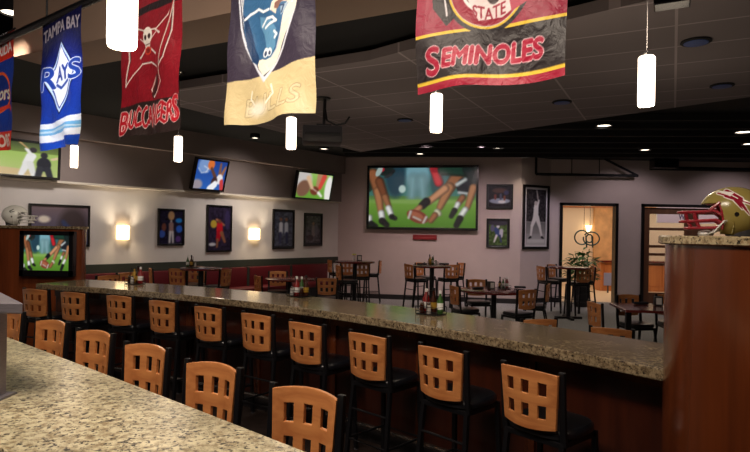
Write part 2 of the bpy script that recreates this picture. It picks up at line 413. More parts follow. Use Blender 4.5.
tag(MB().box(WD.at(u[0], u[1], .35), (.6, .3, .42), bev=.02).build('ceiling_speaker_box', BEZ), 'black box hung under the dark ceiling by the wide doorway', 'box')
q = P(672, 6, 3.4)
tag(MB().box((q.x, q.y, 3.45), (.24, .16, .1), TANG, .01).build('track_light_box', BEZ), 'small black box under the tiled ceiling at the top of the view', 'box')
for (x, y), l in zip(((696, 41), (722, 85), (562, 101.5), (405, 119.5)), ('nearest to the camera', 'right of the hanging lamp', 'behind the garnet banner', 'furthest to the left of the four')):
    p = P(x, y, 3.5); t = thing('ceiling_speaker', 'round blue ceiling speaker in the tiles, '+l, 'speaker', (p.x, p.y, 3.5), group='round speakers in the tiled ceiling')
    MB().lathe([(.125, 0), (.13, -.012), (.115, -.02)]).build('rim', JOIST, t, True)
    MB().lathe([(.11, -.012), (.1, -.024), (.0005, -.03)]).build('grille', SPK, t, True)

# downlights
DLV = [(13, 11, 3.9, .11, 'brightest, over the left end of the view'), (255, 137, 3.6, .085, 'above the basketball television'), (324, 148, 3.6, .1, 'behind the projector'),
       (380, 143, 3.6, .1, 'above the left end of the big screen'), (420, 153, 3.6, .1, 'above the middle of the big screen'), (462, 135, 3.6, .11, 'in front of the right end of the big screen'),
       (498, 147, 3.6, .11, 'above the two small framed photographs'), (525, 156, 3.6, .1, 'above the tall baseball poster'), (604, 124.5, 3.6, .12, 'nearest one before the doorways'),
       (645, 149, 3.6, .11, 'above the wall between the doorways'), (744, 131, 3.6, .14, 'at the right edge of the view'), (749, 143, 3.6, .12, 'behind the one at the right edge')]
dlp = []
for x, y, z, r, l in DLV:
    p = P(x, y, z); t = thing('downlight', 'recessed downlight in the black ceiling, '+l, 'downlight', (p.x, p.y, z), group='downlights in the dark ceiling')
    ch = (4.1 if z > 3.8 else CT)-z
    MB().lathe([(r*1.1, ch+.01), (r*1.2, -.02), (r*1.02, -.03), (r*1.0, 0.0), (r, ch)], n=20).build('trim_ring', JOIST, t, True)
    MB().lathe([(r*.98, 0.0), (r*.98, -.012), (r*.3, -.02)], n=20).build('lens', GLOWD, t, True); dlp.append(p)

# ------------------------------------------------------------------ pendants
PEN = [(122, 47.5, 2.25, .112, 'largest pendant, in front of the pirate flag banner'), (646, 106, 3.63, .1, 'clear of the banners on the right'), (436, 132, 4.75, .1, 'hanging below the garnet and black banner'),
       (291, 149, 5.75, .1, 'beside the gold and black banner'), (178, 161.5, 7.2, .1, 'hanging below the red pirate banner'), (74, 167.5, 8.2, .1, 'just right of the blue banner')]
penp = []
for x, y, Y, dm, l in PEN:
    p = D(x, Y); z0 = Z(x, y, Y); r = ray(x, y); p = Vector((r.x*Y, Y, z0)); h = .31 if Y > 3 else .33
    t = thing('pendant_lamp', 'glowing white cylinder pendant lamp, '+l, 'pendant lamp', p, group='cylinder pendant lamps')
    MB().lathe([(dm/2*.9, 0), (dm/2*.98, .01), (dm/2, .03), (dm/2, h-.01), (dm/2*.85, h)], n=24).build('shade', GLOW, t, True)
    MB().lathe([(dm*.30, h-.005), (dm*.3, h+.015), (.012, h+.03)], n=16).build('cap', CHROME, t, True)
    MB().tube([(-dm*.6, 0, h-.03), (dm*.6, 0, h-.03)], .004, 6).build('crossbar', CHROME, t)
    top = 3.5-z0 if Y > 5 or x > 600 else (3.3-z0 if Y > 4 else 4.1-z0)
    if x < 200: top = CT-z0 if Y > 5 else 4.1-z0
    MB().tube([(0, 0, h+.02), (0, 0, top)], .0035, 6).build('stem', CHROME, t)
    MB().lathe([(.05, top-.02), (.055, top)], n=16).build('ceiling_rose', CHROME, t, True)
    penp.append((p, z0, h))

# ------------------------------------------------------------------ pictures for the screens
def football(w, h, sub=(0, 0, 1, 1)):
    a = Art(w, h, (60, 105, 105)); sx0, sy0, sx1, sy1 = sub
    a.x = sx0+a.x*(sx1-sx0); a.y = sy0+a.y*(sy1-sy0)
    f = lambda X, Y: ((X-45)/537., (Y-88)/307.)
    def C(x0, y0, r0, x1, y1, r1, c, soft=.012):
        p, q = f(x0, y0), f(x1, y1); k_ = 1.12
        a.cap(p[0], p[1], r0*k_/537, q[0], q[1], r1*k_/537, [v*.5 for v in c], soft*1.5); a.cap(p[0]-.006, p[1], r0*k_*.72/537, q[0]-.006, q[1], r1*k_*.72/537, c, soft*2)
    def E(x, y, rx, ry, c, rot=0, soft=.08, al=1): p = f(x, y); a.ell(p[0], p[1], rx/537, ry/307, c, rot, soft, al)
    a.vgrad(0, .5, (38, 84, 92), (66, 122, 110)); a.vgrad(.47, .6, (80, 120, 70), (112, 156, 58)); a.vgrad(.6, 1.01, (112, 156, 58), (74, 122, 34))
    E(290, 120, 50, 60, (120, 168, 180), 0, .5); C(272, 150, 22, 266, 235, 16, (140, 184, 190), .05); C(315, 150, 22, 322, 235, 16, (140, 184, 190), .05)
    E(180, 130, 40, 90, (34, 64, 78), 0, .5); E(215, 198, 14, 16, (190, 214, 206), 0, .5); E(390, 160, 26, 70, (36, 78, 80), 0, .4)
    E(300, 262, 260, 10, (130, 168, 84), 0, .6, .6)
    # left player
    E(46, 150, 24, 60, (22, 44, 34)); C(66, 120, 26, 92, 210, 22, (150, 92, 58)); C(92, 210, 21, 112, 330, 13, (176, 118, 78)); C(112, 322, 15, 116, 345, 14, (236, 236, 232))
    C(116, 362, 15, 140, 382, 12, (22, 22, 26)); C(100, 160, 20, 130, 240, 16, (122, 70, 44)); C(130, 240, 16, 150, 290, 12, (160, 104, 68)); C(148, 296, 14, 160, 325, 13, (240, 240, 238)); C(165, 340, 12, 182, 348, 9, (24, 24, 28))
    E(132, 106, 42, 24, (24, 36, 34)); E(106, 98, 16, 12, (176, 30, 44)); E(96, 108, 12, 26, (170, 190, 184), .5); C(140, 135, 4, 172, 105, 4, (40, 40, 44)); C(128, 138, 3, 160, 125, 3, (60, 60, 60))
    C(50, 345, 14, 52, 370, 12, (232, 232, 228)); C(60, 378, 14, 84, 390, 10, (24, 26, 28))
    # red player behind
    C(372, 95, 18, 398, 165, 20, (196, 34, 44)); E(378, 100, 16, 14, (150, 20, 34))
    # right player arms
    C(500, 112, 30, 450, 190, 24, (150, 96, 62)); C(450, 190, 24, 405, 290, 14, (176, 120, 80)); C(392, 312, 13, 400, 322, 13, (226, 220, 190)); C(382, 330, 14, 362, 358, 12, (160, 100, 66))
    C(430, 195, 18, 350, 262, 15, (204, 144, 104)); C(338, 262, 18, 318, 282, 17, (22, 24, 30)); C(306, 292, 13, 288, 306, 12, (190, 130, 92))
    a.ell(*f(294, 338), 54/537, 30/307, (128, 60, 42), .38, .06); a.ell(*f(288, 330), 34/537, 12/307, (164, 92, 66), .38, .3)
    C(262, 312, 4, 252, 345, 4, (238, 232, 226)); C(340, 340, 4, 326, 368, 4, (238, 232, 226)); C(276, 340, 3, 312, 356, 3, (236, 226, 214))
    C(420, 100, 26, 560, 110, 24, (26, 58, 46)); C(540, 100, 24, 575, 160, 26, (20, 34, 34)); E(520, 185, 34, 40, (26, 30, 38)); C(490, 175, 9, 530, 150, 7, (206, 212, 210)); C(500, 215, 6, 540, 220, 5, (210, 214, 214))
    C(568, 190, 18, 540, 290, 12, (178, 122, 84)); C(530, 300, 13, 512, 328, 13, (232, 234, 226)); C(505, 345, 14, 488, 380, 12, (22, 24, 28)); C(516, 240, 14, 496, 270, 12, (150, 96, 66)); C(494, 272, 11, 486, 290, 10, (236, 236, 232)); C(478, 305, 12, 462, 335, 9, (24, 26, 30))
    return a.blur(1)
def hands_ball(w, h):
    a = Art(w, h, (120, 168, 70)); a.vgrad(0, 1, (150, 190, 96), (96, 150, 50)); a.ell(.18, .35, .2, .4, (196, 190, 186), 0, .3); a.ell(.2, .62, .16, .3, (120, 84, 66), .4, .2)
    a.cap(.62, .0, .08, .6, .45, .06, (176, 130, 96), .02); a.cap(.75, .1, .07, .66, .55, .05, (206, 70, 60), .02); a.ell(.92, .6, .1, .5, (232, 230, 226), 0, .2)
    a.ell(.52, .68, .12, .16, (110, 52, 36), .3, .1); a.cap(.46, .6, .01, .58, .7, .01, (240, 235, 225)); a.cap(.64, .75, .04, .74, .88, .03, (230, 228, 220), .02); a.cap(.3, .2, .06, .44, .58, .04, (214, 176, 140), .02)
    return a.blur(2)
def baseball(w, h):
    a = Art(w, h, (150, 178, 90)); a.vgrad(0, .3, (60, 70, 40), (110, 130, 60)); a.vgrad(.3, 1, (156, 184, 92), (178, 190, 120)); a.ell(.3, .95, .5, .16, (200, 176, 130), 0, .2)
    a.cap(.70, .40, .055, .66, .62, .05, (232, 230, 228), .01); a.cap(.66, .62, .045, .60, .95, .03, (226, 224, 222), .01); a.cap(.69, .62, .04, .73, .95, .03, (220, 218, 214), .01); a.ell(.72, .22, .035, .07, (40, 34, 40)); a.cap(.70, .36, .022, .65, .2, .02, (228, 226, 222)); a.cap(.66, .18, .008, .58, .02, .012, (190, 150, 100))
    a.ell(.84, .62, .075, .2, (26, 28, 40), 0, .1); a.ell(.84, .35, .035, .08, (30, 30, 40)); a.cap(.80, .75, .04, .78, .98, .035, (40, 42, 52)); a.cap(.88, .75, .04, .91, .98, .035, (34, 36, 48))
    a.cap(.93, .45, .02, .99, .4, .02, (214, 190, 150)); a.ell(.2, .5, .035, .22, (226, 224, 220), 0, .1); a.ell(.2, .25, .02, .05, (120, 60, 40))
    return a.blur(1)
def basketball(w, h):
    a = Art(w, h, (36, 78, 158)); a.vgrad(0, 1, (24, 60, 140), (40, 96, 180)); a.ell(.28, .18, .17, .2, (120, 150, 200), 0, .6); a.pl([(.08, .3), (.2, .45), (.4, .4)], .012, (190, 200, 220)); a.ell(.47, .15, .1, .16, (214, 110, 50), 0, .1)
    a.cap(.50, .28, .035, .70, .62, .05, (96, 58, 44), .01); a.cap(.78, .1, .03, .80, .55, .05, (130, 84, 64), .01); a.cap(.95, .2, .03, .86, .5, .05, (150, 100, 78), .01); a.ell(.82, .62, .1, .16, (232, 230, 234), 0, .1); a.ell(.66, .72, .09, .16, (60, 36, 40), .3, .1)
    a.cap(.7, .8, .08, .55, .98, .09, (240, 240, 244), .02); a.cap(.9, .7, .06, .95, 1, .06, (200, 60, 60), .02); a.ell(.12, .85, .14, .14, (150, 140, 150), 0, .5); a.pl([(.25, .22), (.4, .3), (.33, .42)], .008, (236, 236, 240))
    return a.blur(1)

def screen_unit(name, label, W, xl, xr, yt, yb, art, tilt=0, off=.09, th=.07, bez=.035, m=SCREEN, cat='television', mount=True, xb=None):
    xm = (xl+xr)/2; u0, zb = W.hit(xl, yb[0], off); u1, zb1 = W.hit(xr, yb[1], off); w = abs(u1-u0)
    zt = W.hit(xm, (yt[0]+yt[1])/2, off+tilt)[1]; z0 = (zb+zb1)/2; h = math.hypot(zt-z0, tilt); an = math.atan2(tilt, zt-z0)
    c = W.at((u0+u1)/2, (z0+zt)/2, off+tilt/2)
    t = thing(name, label, cat, c, W.ang, tilt=an)
    MB().box((0, .02+th/2-.02, 0), (w, th, h), bev=.008).build('casing', BEZ, t)
    mb = MB(); b = bez
    for X, Zc, sx, sz in ((0, h/2-b/2, w, b), (0, -h/2+b/2, w, b), (-w/2+b/2, 0, b, h), (w/2-b/2, 0, b, h)): mb.box((X, -.012, Zc), (sx, .022, sz), bev=.003)
    mb.build('bezel', BEZ, t)
    art.sheet('screen', m, w-2*b+.01, h-2*b+.01, t, y=-.006)
    if mount:
        MB().box((0, th+.03, 0), (.2, .06, .2)).build('bracket', JOIST, t)
        if tilt: MB().box((0, th+.05, -.05), (.05, .16, .08)).build('bracket_arm', JOIST, t)
    return t, w, h
screen_unit('projection_screen', 'huge wall screen showing a football game, widest screen in the room', WT, 366.5, 477.8, (165.5, 165.5), (229.4, 230.2), football(190, 108), off=.12, th=.05, bez=.06, m=SCREENB, cat='screen')
screen_unit('television', 'wall television showing a baseball batter, leftmost on the soffit', WL, -44, 59.5, (136.5, 139), (173.5, 179.5), baseball(120, 70), tilt=.03, off=.2, bez=.04)
screen_unit('television', 'tilted wall television showing a blue basketball scene', WL, 190.5, 223, (155.8, 160.8), (188, 193), basketball(60, 40), tilt=.2, off=.2)
screen_unit('television', 'tilted wall television showing green turf, nearest the room corner', WL, 293.5, 329.5, (170.6, 173.2), (198.8, 200.3), hands_ball(60, 40), tilt=.14, off=.2)

# ------------------------------------------------------------------ framed pictures
def picture(label, W, xl, xr, yt, yb, art, matw=.05, mm=MATB, fw=.035, name='framed_photograph', cat='picture'):
    xm = (xl+xr)/2; u0 = W.hit(xl, 230)[0]; u1 = W.hit(xr, 230)[0]; zt = W.hit(xm, yt)[1]; zb = W.hit(xm, yb)[1]; w, h = u1-u0, zt-zb
    t = thing(name, label, cat, W.at((u0+u1)/2, (zt+zb)/2, .02), W.ang)
    mb = MB()
    for X, Zc, sx, sz in ((0, h/2-fw/2, w, fw), (0, -h/2+fw/2, w, fw), (-w/2+fw/2, 0, fw, h-2*fw), (w/2-fw/2, 0, fw, h-2*fw)): mb.box((X, -.005, Zc), (sx, .04, sz))
    mb.build('frame', FRAME, t, bevel=.004)
    MB().box((0, .006, 0), (w-fw, .01, h-fw)).build('mat', mm, t)
    art.sheet('print', PRINT, w-2*fw-2*matw, h-2*fw-2*matw, t, y=-.004)
    return t
def figs(w, h, bg, lst, sp=.5):
    a = Art(w, h, bg); a.speck(sp)
    for q in lst:
        if len(q) == 8: a.cap(*q[:6], q[6], q[7])
        else: a.ell(*q)
    return a.blur(1)
lav = Art(60, 44, (104, 96, 120)); lav.vgrad(0, 1, (124, 104, 112), (70, 78, 112)); lav.ell(.22, .34, .07, .06, (236, 226, 214), 0, .9); lav.ell(.72, .55, .2, .4, (72, 60, 64), 0, .6); lav.cap(.55, .4, .04, .8, .9, .1, (60, 70, 110), .05)
picture('wide framed picture behind the white helmet cabinet', WL, 28, 89, 204.5, 247, lav, 0.0)
trophy = figs(36, 50, (34, 30, 52), [(.5, .16, .12, .12, (190, 150, 110)), (.5, .32, .035, .5, .42, .05, (190, 186, 196), .01), (.5, .42, .10, .5, .62, .09, (150, 120, 120), .01), (.46, .64, .05, .44, .95, .04, (214, 210, 214), .01), (.56, .64, .05, .58, .95, .04, (200, 196, 204), .01), (.82, .3, .12, .06, (40, 130, 220)), (.84, .55, .12, .1, (50, 100, 210)), (.12, .7, .12, .1, (60, 90, 180)), (.2, .5, .08, .1, (120, 70, 60)), (.8, .85, .1, .08, (90, 60, 130))])
picture('framed photo of a player holding up a trophy, right of the first wall lamp', WL, 157, 183.5, 208.8, 245.5, trophy, .0)
dunk = figs(36, 64, (44, 36, 58), [(.38, .3, .05, .7, .42, .04, (170, 110, 80), .01), (.5, .42, .13, .52, .6, .14, (196, 30, 44), .01), (.48, .6, .1, .44, .75, .09, (176, 26, 40), .01), (.6, .6, .08, .74, .8, .05, (150, 96, 70), .01), (.42, .75, .05, .4, .92, .04, (140, 90, 66), .01), (.25, .4, .12, .08, (190, 160, 60)), (.2, .86, .12, .03, (200, 200, 210)), (.5, .34, .06, .04, (120, 70, 50)), (.85, .3, .1, .2, (60, 50, 90))])
picture('framed photo of a basketball player in red, left of the second wall lamp', WL, 206, 231, 205.2, 251.8, dunk, .0)
duo = figs(30, 56, (70, 72, 88), [(.35, .35, .1, .35, .6, .1, (196, 196, 208), .01), (.65, .35, .1, .65, .6, .1, (176, 180, 196), .01), (.35, .22, .06, .04, (120, 84, 70)), (.65, .22, .06, .04, (120, 84, 70)), (.33, .62, .08, .3, .9, .05, (60, 60, 90), .01), (.67, .62, .08, .7, .9, .05, (50, 50, 80), .01)])
picture('framed photo of two players in white, right of the second wall lamp', WL, 272, 293.5, 209.5, 248.8, duo, .03)
sepia = figs(26, 46, (74, 70, 78), [(.5, .4, .1, .5, .7, .12, (120, 110, 112), .02), (.5, .28, .07, .05, (130, 100, 90)), (.3, .8, .2, .1, (60, 50, 56)), (.7, .5, .1, .2, (96, 92, 104))])
picture('small dim framed photo on the long wall nearest the corner', WL, 303.5, 321.5, 213.2, 246, sepia, .04)
team = figs(40, 34, (40, 34, 46), [(.5, .72, .42, .12, (150, 160, 190)), (.3, .45, .06, .3, .6, .05, (120, 60, 60), .01), (.55, .4, .05, .55, .6, .05, (80, 80, 110), .01), (.72, .5, .05, .72, .65, .04, (130, 70, 60), .01), (.6, .76, .14, .06, (220, 220, 230)), (.5, .2, .3, .1, (90, 60, 60)), (.8, .3, .1, .1, (60, 60, 100))])
picture('upper small framed photo between the big screen and poster', WT, 485.8, 512.5, 184.3, 209, team, .03)
tackle = figs(34, 40, (74, 96, 54), [(.4, .35, .12, .5, .5, .14, (60, 76, 130), .01), (.5, .22, .07, .06, (214, 214, 224)), (.68, .4, .1, .66, .6, .1, (190, 190, 206), .01), (.42, .6, .06, .3, .85, .04, (214, 214, 220), .01), (.6, .6, .06, .68, .85, .04, (60, 66, 110), .01), (.5, .08, .5, .1, (60, 56, 72)), (.2, .3, .1, .12, (90, 90, 120))])
picture('lower small framed football photo between the big screen and poster', WT, 486.4, 509.7, 218.6, 247.8, tackle, .03)
bat = Art(44, 104, (52, 48, 50)); bat.speck(.6); bat.vgrad(.8, 1, (150, 146, 146), (190, 186, 184)); bat.rect(0, .58, 1, .60, (140, 136, 134)); bat.vgrad(.6, .8, (110, 106, 106), (140, 136, 134))
for q in ((.5, .30, .11, .48, .5, .13), (.46, .5, .11, .3, .66, .07), (.3, .66, .06, .24, .86, .045), (.54, .5, .11, .68, .66, .07), (.68, .66, .06, .8, .86, .045), (.56, .3, .05, .62, .2, .04), (.42, .34, .05, .6, .24, .04)): bat.cap(*q, (214, 208, 204), .012)
bat.ell(.48, .25, .07, .035, (180, 168, 160)); bat.cap(.6, .22, .02, .52, .02, .025, (190, 180, 170)); bat.rect(.06, .9, .94, .96, (200, 196, 194)); bat.cap(.24, .86, .05, .16, .88, .03, (40, 38, 40)); bat.cap(.8, .86, .05, .88, .88, .03, (40, 38, 40)); bat.blur(1)
picture('tall black and white poster of a baseball batter', WP, 522, 548, 185.2, 249, bat, .05, MATW, .06, 'framed_poster', 'poster')
u0 = WT.hit(413, 237)[0]; u1 = WT.hit(437, 237)[0]; zt = WT.hit(425, 234.8)[1]; zb = WT.hit(425, 239.8)[1]
t = thing('wall_sign', 'narrow red sign fixed below the huge screen', 'sign', WT.at((u0+u1)/2, (zt+zb)/2, .03), WT.ang)
MB().box((0, .0, 0), (u1-u0, .03, zt-zb), bev=.004).build('backing', REDSIGN, t)
a = Art(80, 16, (130, 34, 40)); a.pl([(.08, .5), (.92, .5)], .01, (170, 90, 86)); a.sheet('face', PRINT, (u1-u0)*.94, (zt-zb)*.8, t, y=-.018)

# sconces
scp = []
for (x0, x1, y0, y1), l in (((119, 131, 225.5, 239.5), 'between the wide picture and the trophy photo'), ((251.5, 261.5, 228.8, 239.5), 'between the red player photo and the next one')):
    u0 = WL.hit(x0, 230, .1)[0]; u1 = WL.hit(x1, 230, .1)[0]; zt = WL.hit((x0+x1)/2, y0, .1)[1]; zb = WL.hit((x0+x1)/2, y1, .1)[1]; w, h = u1-u0, zt-zb
    t = thing('wall_sconce', 'glowing half-round wall lamp '+l, 'wall lamp', WL.at((u0+u1)/2, zb, .002), WL.ang, group='wall lamps on the long wall')
    rr = [[Vector((w/2*math.cos(a_), -.12*math.sin(a_)-.01, z_)) for a_ in [PI*k/12 for k in range(13)]] for z_ in (0, h)]
    mb = MB()
    for k in range(12): mb.quad(rr[0][k], rr[0][k+1], rr[1][k+1], rr[1][k])
    mb.bm.faces.new([mb.bm.verts.new(v) for v in rr[0]])
    mb.build('shade', GLOWS, t, True); MB().box((0, -.006, h/2), (w*.8, .012, h*.8)).build('back_plate', CHROME, t)
    scp.append((WL.at((u0+u1)/2, zb, .16), h))

# ------------------------------------------------------------------ lobby beyond the doors
LY = 19.6
MB().box((9.5, LY+.1, 1.8), (12, .2, 3.6)).build('wall_lobby', LCREAM, kind='structure')
MB().box((9.5, 17.4, -.03), (12, 4.8, .08)).build('floor_lobby', LFLOOR, kind='structure')
MB().box((9.5, 17.4, 3.05), (12, 4.7, .1)).build('ceiling_lobby', LCREAM, kind='structure')
MB().box((3.6, 17.4, 1.8), (.2, 4.6, 3.6)).build('wall_lobby_left', LCREAM, kind='structure')
MB().box((15.4, 17.4, 1.8), (.2, 4.6, 3.6)).build('wall_lobby_right', LCREAM, kind='structure')
MB().box((9.5, LY-.03, 2.72), (12, .08, .12)).build('trim_3', W_LOBBY, kind='structure')
xa, xb = D(593, LY).x, D(640, LY).x
MB().box(((xa+xb)/2, LY-.06, 1.35), (xb-xa, .1, 2.62)).build('wall_lobby_stone', LSTONE, kind='structure')
p = D(587, LY)
t = thing('lobby_wall_lamp', 'bright wall lamp seen through the left doorway', 'wall lamp', (p.x, LY-.14, Z(587, 232, LY)))
MB().lathe([(.05, 0), (.11, .22)], n=16).build('shade', GLOWS, t, True); MB().box((0, .06, .1), (.06, .12, .1)).build('arm', CHROME, t)
xa, xb = D(596, 18).x, D(645, 18).x
t = thing('reception_desk', 'long panelled wooden desk in the room beyond the doorways', 'desk', ((xa+xb)/2+2.2, 18, 0))
W_ = 5.6; MB().box((0, .3, .46), (W_, .6, .9)).build('body', W_LOBBY, t)
MB().box((0, .28, .93), (W_+.1, .72, .05), bev=.01).build('desktop', W_TABLE, t)
for k in range(9): MB().box((-W_/2+.35+k*.6, -.012, .5), (.48, .03, .64), bev=.008).build('panel', W_LOBBY, t)
q = D(609, 17.4)
t = thing('sandwich_board', 'small pale blue notice stand behind the left doorway', 'notice stand', (q.x, 17.4, 0))
MB().box((0, 0, .42), (.26, .03, .38), bev=.005).build('board', mat('pale_blue', (150, 160, 205), .5), t); MB().box((0, .02, .12), (.04, .03, .25)).build('foot', DGREY, t)
# scroll emblem
pc = Vector((D(587, 16.4).x, 16.4, Z(587, 238.5, 16.4))); s_ = 16.4/FPX
t = thing('scroll_emblem', 'looping metal scroll emblem seen through the left doorway', 'emblem', pc)
def loop(cx, cz, rx, rz, a0, a1, n=26): return [Vector(((cx+rx*math.cos(a0+(a1-a0)*k/n))*s_, 0, (cz+rz*math.sin(a0+(a1-a0)*k/n))*s_)) for k in range(n+1)]
MB().tube(loop(-5, 1, 7.2, 7, .5, 5.4), .02, 8).build('left_loop', TEAL, t, True)
MB().tube(loop(4.5, 0, 8, 6.6, 2.6, -3.4), .02, 8).build('right_loop', TEAL, t, True)
MB().tube(loop(2.5, 0, 3.4, 4, 0, 6.2), .02, 8).build('inner_loop', TEAL, t, True)
MB().tube([Vector((-1*s_, 0, 3*s_)), Vector((0, 0, -9*s_))], .022, 8).build('left_stem', TEAL, t, True)
MB().tube([Vector((5*s_, 0, 3*s_)), Vector((6*s_, 0, -9*s_))], .022, 8).build('right_stem', TEAL, t, True)
MB().tube([Vector((-3*s_, 0, 7.5*s_)), Vector((-3*s_, 0, 3.0-pc.z))], .008, 6).build('hanger', CHROME, t)
MB().tube([Vector((3*s_, 0, 6.4*s_)), Vector((3*s_, 0, 3.0-pc.z))], .008, 6).build('hanger', CHROME, t)
# wood and glass doors in the wide opening
def leaf_door(i, u0, u1):
    t = thing('door_%d' % i, 'x', 'door', WD.at(u0, 0, -.05), WD.ang); del t['label']; del t['category']; t['kind'] = 'structure'
    w = u1-u0; H = DH-.09; st = .17
    for X in (st/2, w-st/2): MB().box((X, .03, H/2), (st, .045, H), bev=.004).build('stile', W_DOOR, t)
    for y_ in (229, 246.5, 254.6, 264.5):
        zz = WD.hit(660, y_)[1]; MB().box((w/2, .03, zz), (w-2*st, .04, .07), bev=.004).build('rail', W_DOOR, t)
    MB().box((w/2, .03, H-.08), (w-2*st, .045, .16)).build('rail', W_DOOR, t); MB().box((w/2, .03, .14), (w-2*st, .045, .28)).build('rail', W_DOOR, t)
    MB().box((w/2, .03, H/2), (w-2*st+.02, .006, H-.2)).build('glass_pane', GLASS, t)
    MB().tube([(w-st/2, -.05, .85), (w-st/2, -.05, 1.35)], .014, 8).build('pull_handle', CHROME, t, True)
leaf_door(2, d2a+.08, (d2a+d2b)/2); leaf_door(3, (d2a+d2b)/2+.01, d2b-.08)
q = D(668, 17.9)
t = thing('hanging_sign', 'white lettered sign hanging in the room behind the wide doorway', 'sign', (q.x+.5, 17.4, Z(668, 214, 17.4)))
MB().box((0, .02, 0), (2.2, .03, .55), bev=.005).build('board', WHITEP, t)
a = Art(160, 40, (196, 186, 214)); a.text('WE', .3, .5, .42, .8, (60, 50, 90), 1); a.sheet('face', PRINT, 2.16, .52, t, y=-.0)
for sx in (-.9, .9): MB().tube([(sx, 0.02, .27), (sx, 0.02, 3.0-Z(668, 214, 17.4))], .008, 6).build('hanger', CHROME, t)

# ------------------------------------------------------------------ the two bars
def bar(prefix, c, t0, t1, wid, thick, mtop, over, back, label_top, label_base, sgn, ztop=BZ, n=28):
    """sgn=+1: guests sit on the camera side; sgn=-1: guests sit on the far side"""
    ts = [t0+(t1-t0)*k/n for k in range(n+1)]
    e0 = [cpt(c, t, 0)[0] for t in ts]; e1 = [cpt(c, t, sgn*wid)[0] for t in ts]
    o = MB().strip(e0, e1, ztop-thick, ztop).build('granite_countertop', mtop, bevel=.008); tag(o, label_top, 'countertop')
    tt = thing(prefix, label_base, 'bar')
    f0 = [cpt(c, t, sgn*over)[0] for t in ts]; f1 = [cpt(c, t, sgn*back)[0] for t in ts]
    MB().strip(f0, f1, 0.0, ztop-thick).build('body', W_RED, tt)
    g0 = [cpt(c, t, sgn*(over-.02))[0] for t in ts]; g1 = [cpt(c, t, sgn*(over+.0))[0] for t in ts]
    MB().strip(g0, g1, 0.0, .12).build('kickboard', BASEB, tt); MB().strip(g0, g1, ztop-thick-.1, ztop-thick).build('top_rail', W_PIL, tt)
    m = max(3, int((t1-t0)/.9))
    for k in range(m+1):
        p, tg, nn = cpt(c, t0+(t1-t0)*(.01+.98*k/m), sgn*(over-.012)); MB().box((p.x, p.y, (.12+ztop-thick-.1)/2), (.07, .024, ztop-thick-.22), math.atan2(tg.y, tg.x)).build('pilaster', W_PIL, tt)
    fr = [cpt(c, t, sgn*(over-.16))[0]+Vector((0, 0, .19)) for t in ts]
    MB().tube(fr, .02, 8).build('foot_rail', CHROME, tt, True)
    return o
pr = P(663, 369, BZ); tR = pr.dot(DV)+.06; tL = P(31, 284, BZ).dot(DV)
bar('guest_bar', FB, tL, tR, .70, .062, G_FAR, .28, .62, 'long speckled brown granite countertop of the far guest bar', 'dark mahogany panelled base under the far granite bar', 1)
nL = P(-60, 318, BZ).dot(DV); nR = P(420, 520, BZ).dot(DV)
bar('serving_bar', NB, nL, nR, .60, .05, G_NEAR, .3, .56, 'pale speckled granite countertop in the near left foreground', 'dark wooden base below the foreground granite counter', -1)

# ------------------------------------------------------------------ stools and chairs
def seat_mesh(mb, w, d, z, th):
    n = 36; rr = []
    for k, (s, dz_) in enumerate(((.90, 0), (.97, .006), (1.0, th*.4), (.985, th*.75), (.93, th*.97), (.6, th*1.06), (.02, th*1.08))):
        ring = []
        for i in range(n):
            a = 2*PI*i/n; c, si = math.cos(a), math.sin(a); e = .62
            ring.append(Vector((math.copysign(abs(c)**e, c)*w/2*s, math.copysign(abs(si)**e, si)*d/2*s, z+dz_)))
        rr.append(ring)
    return mb.rings(rr)
def panel_mesh(mb, W, H, z0, y0, sag, th=.018):
    us = [0, .06, .155, .30, .395, .545, .64]; hw = W/2
    uc = [-1, -.70, -.44, -.135, .135, .44, .70, 1]; vc = [0, .20, .42, .59, .81, 1.0]
    xs = []; hx = []
    for i in range(7):
        for j in range(3): xs.append(uc[i]+(uc[i+1]-uc[i])*j/3.); hx.append(i)
    xs.append(1.0)
    def pt(u, v, o):
        tap = 1-.10*(1-v)
        return Vector((u*hw*tap, y0-(1-u*u)*sag-o+.016*(1-v), z0+v*H+.010*(1-u*u)*(v*2-1)*1.4))
    bm = mb.bm; F = {}; B = {}
    for i, u in enumerate(xs):
        for j, v in enumerate(vc): F[i, j] = bm.verts.new(pt(u, v, 0)); B[i, j] = bm.verts.new(pt(u, v, th))
    hole = lambda i, j: (0 <= i < 21 and 0 <= j < 5 and hx[i] in (1, 3, 5) and j in (1, 3))
    solid = lambda i, j: 0 <= i < 21 and 0 <= j < 5 and not hole(i, j)
    for i in range(21):
        for j in range(5):
            if hole(i, j): continue
            bm.faces.new((F[i, j], F[i+1, j], F[i+1, j+1], F[i, j+1])); bm.faces.new((B[i, j+1], B[i+1, j+1], B[i+1, j], B[i, j]))
            for (a, b), (di, dj) in ((((i, j), (i+1, j)), (0, -1)), (((i, j+1), (i+1, j+1)), (0, 1)), (((i, j), (i, j+1)), (-1, 0)), (((i+1, j), (i+1, j+1)), (1, 0))):
                if not solid(i+di, j+dj): bm.faces.new((F[a], F[b], B[b], B[a]))
    return mb
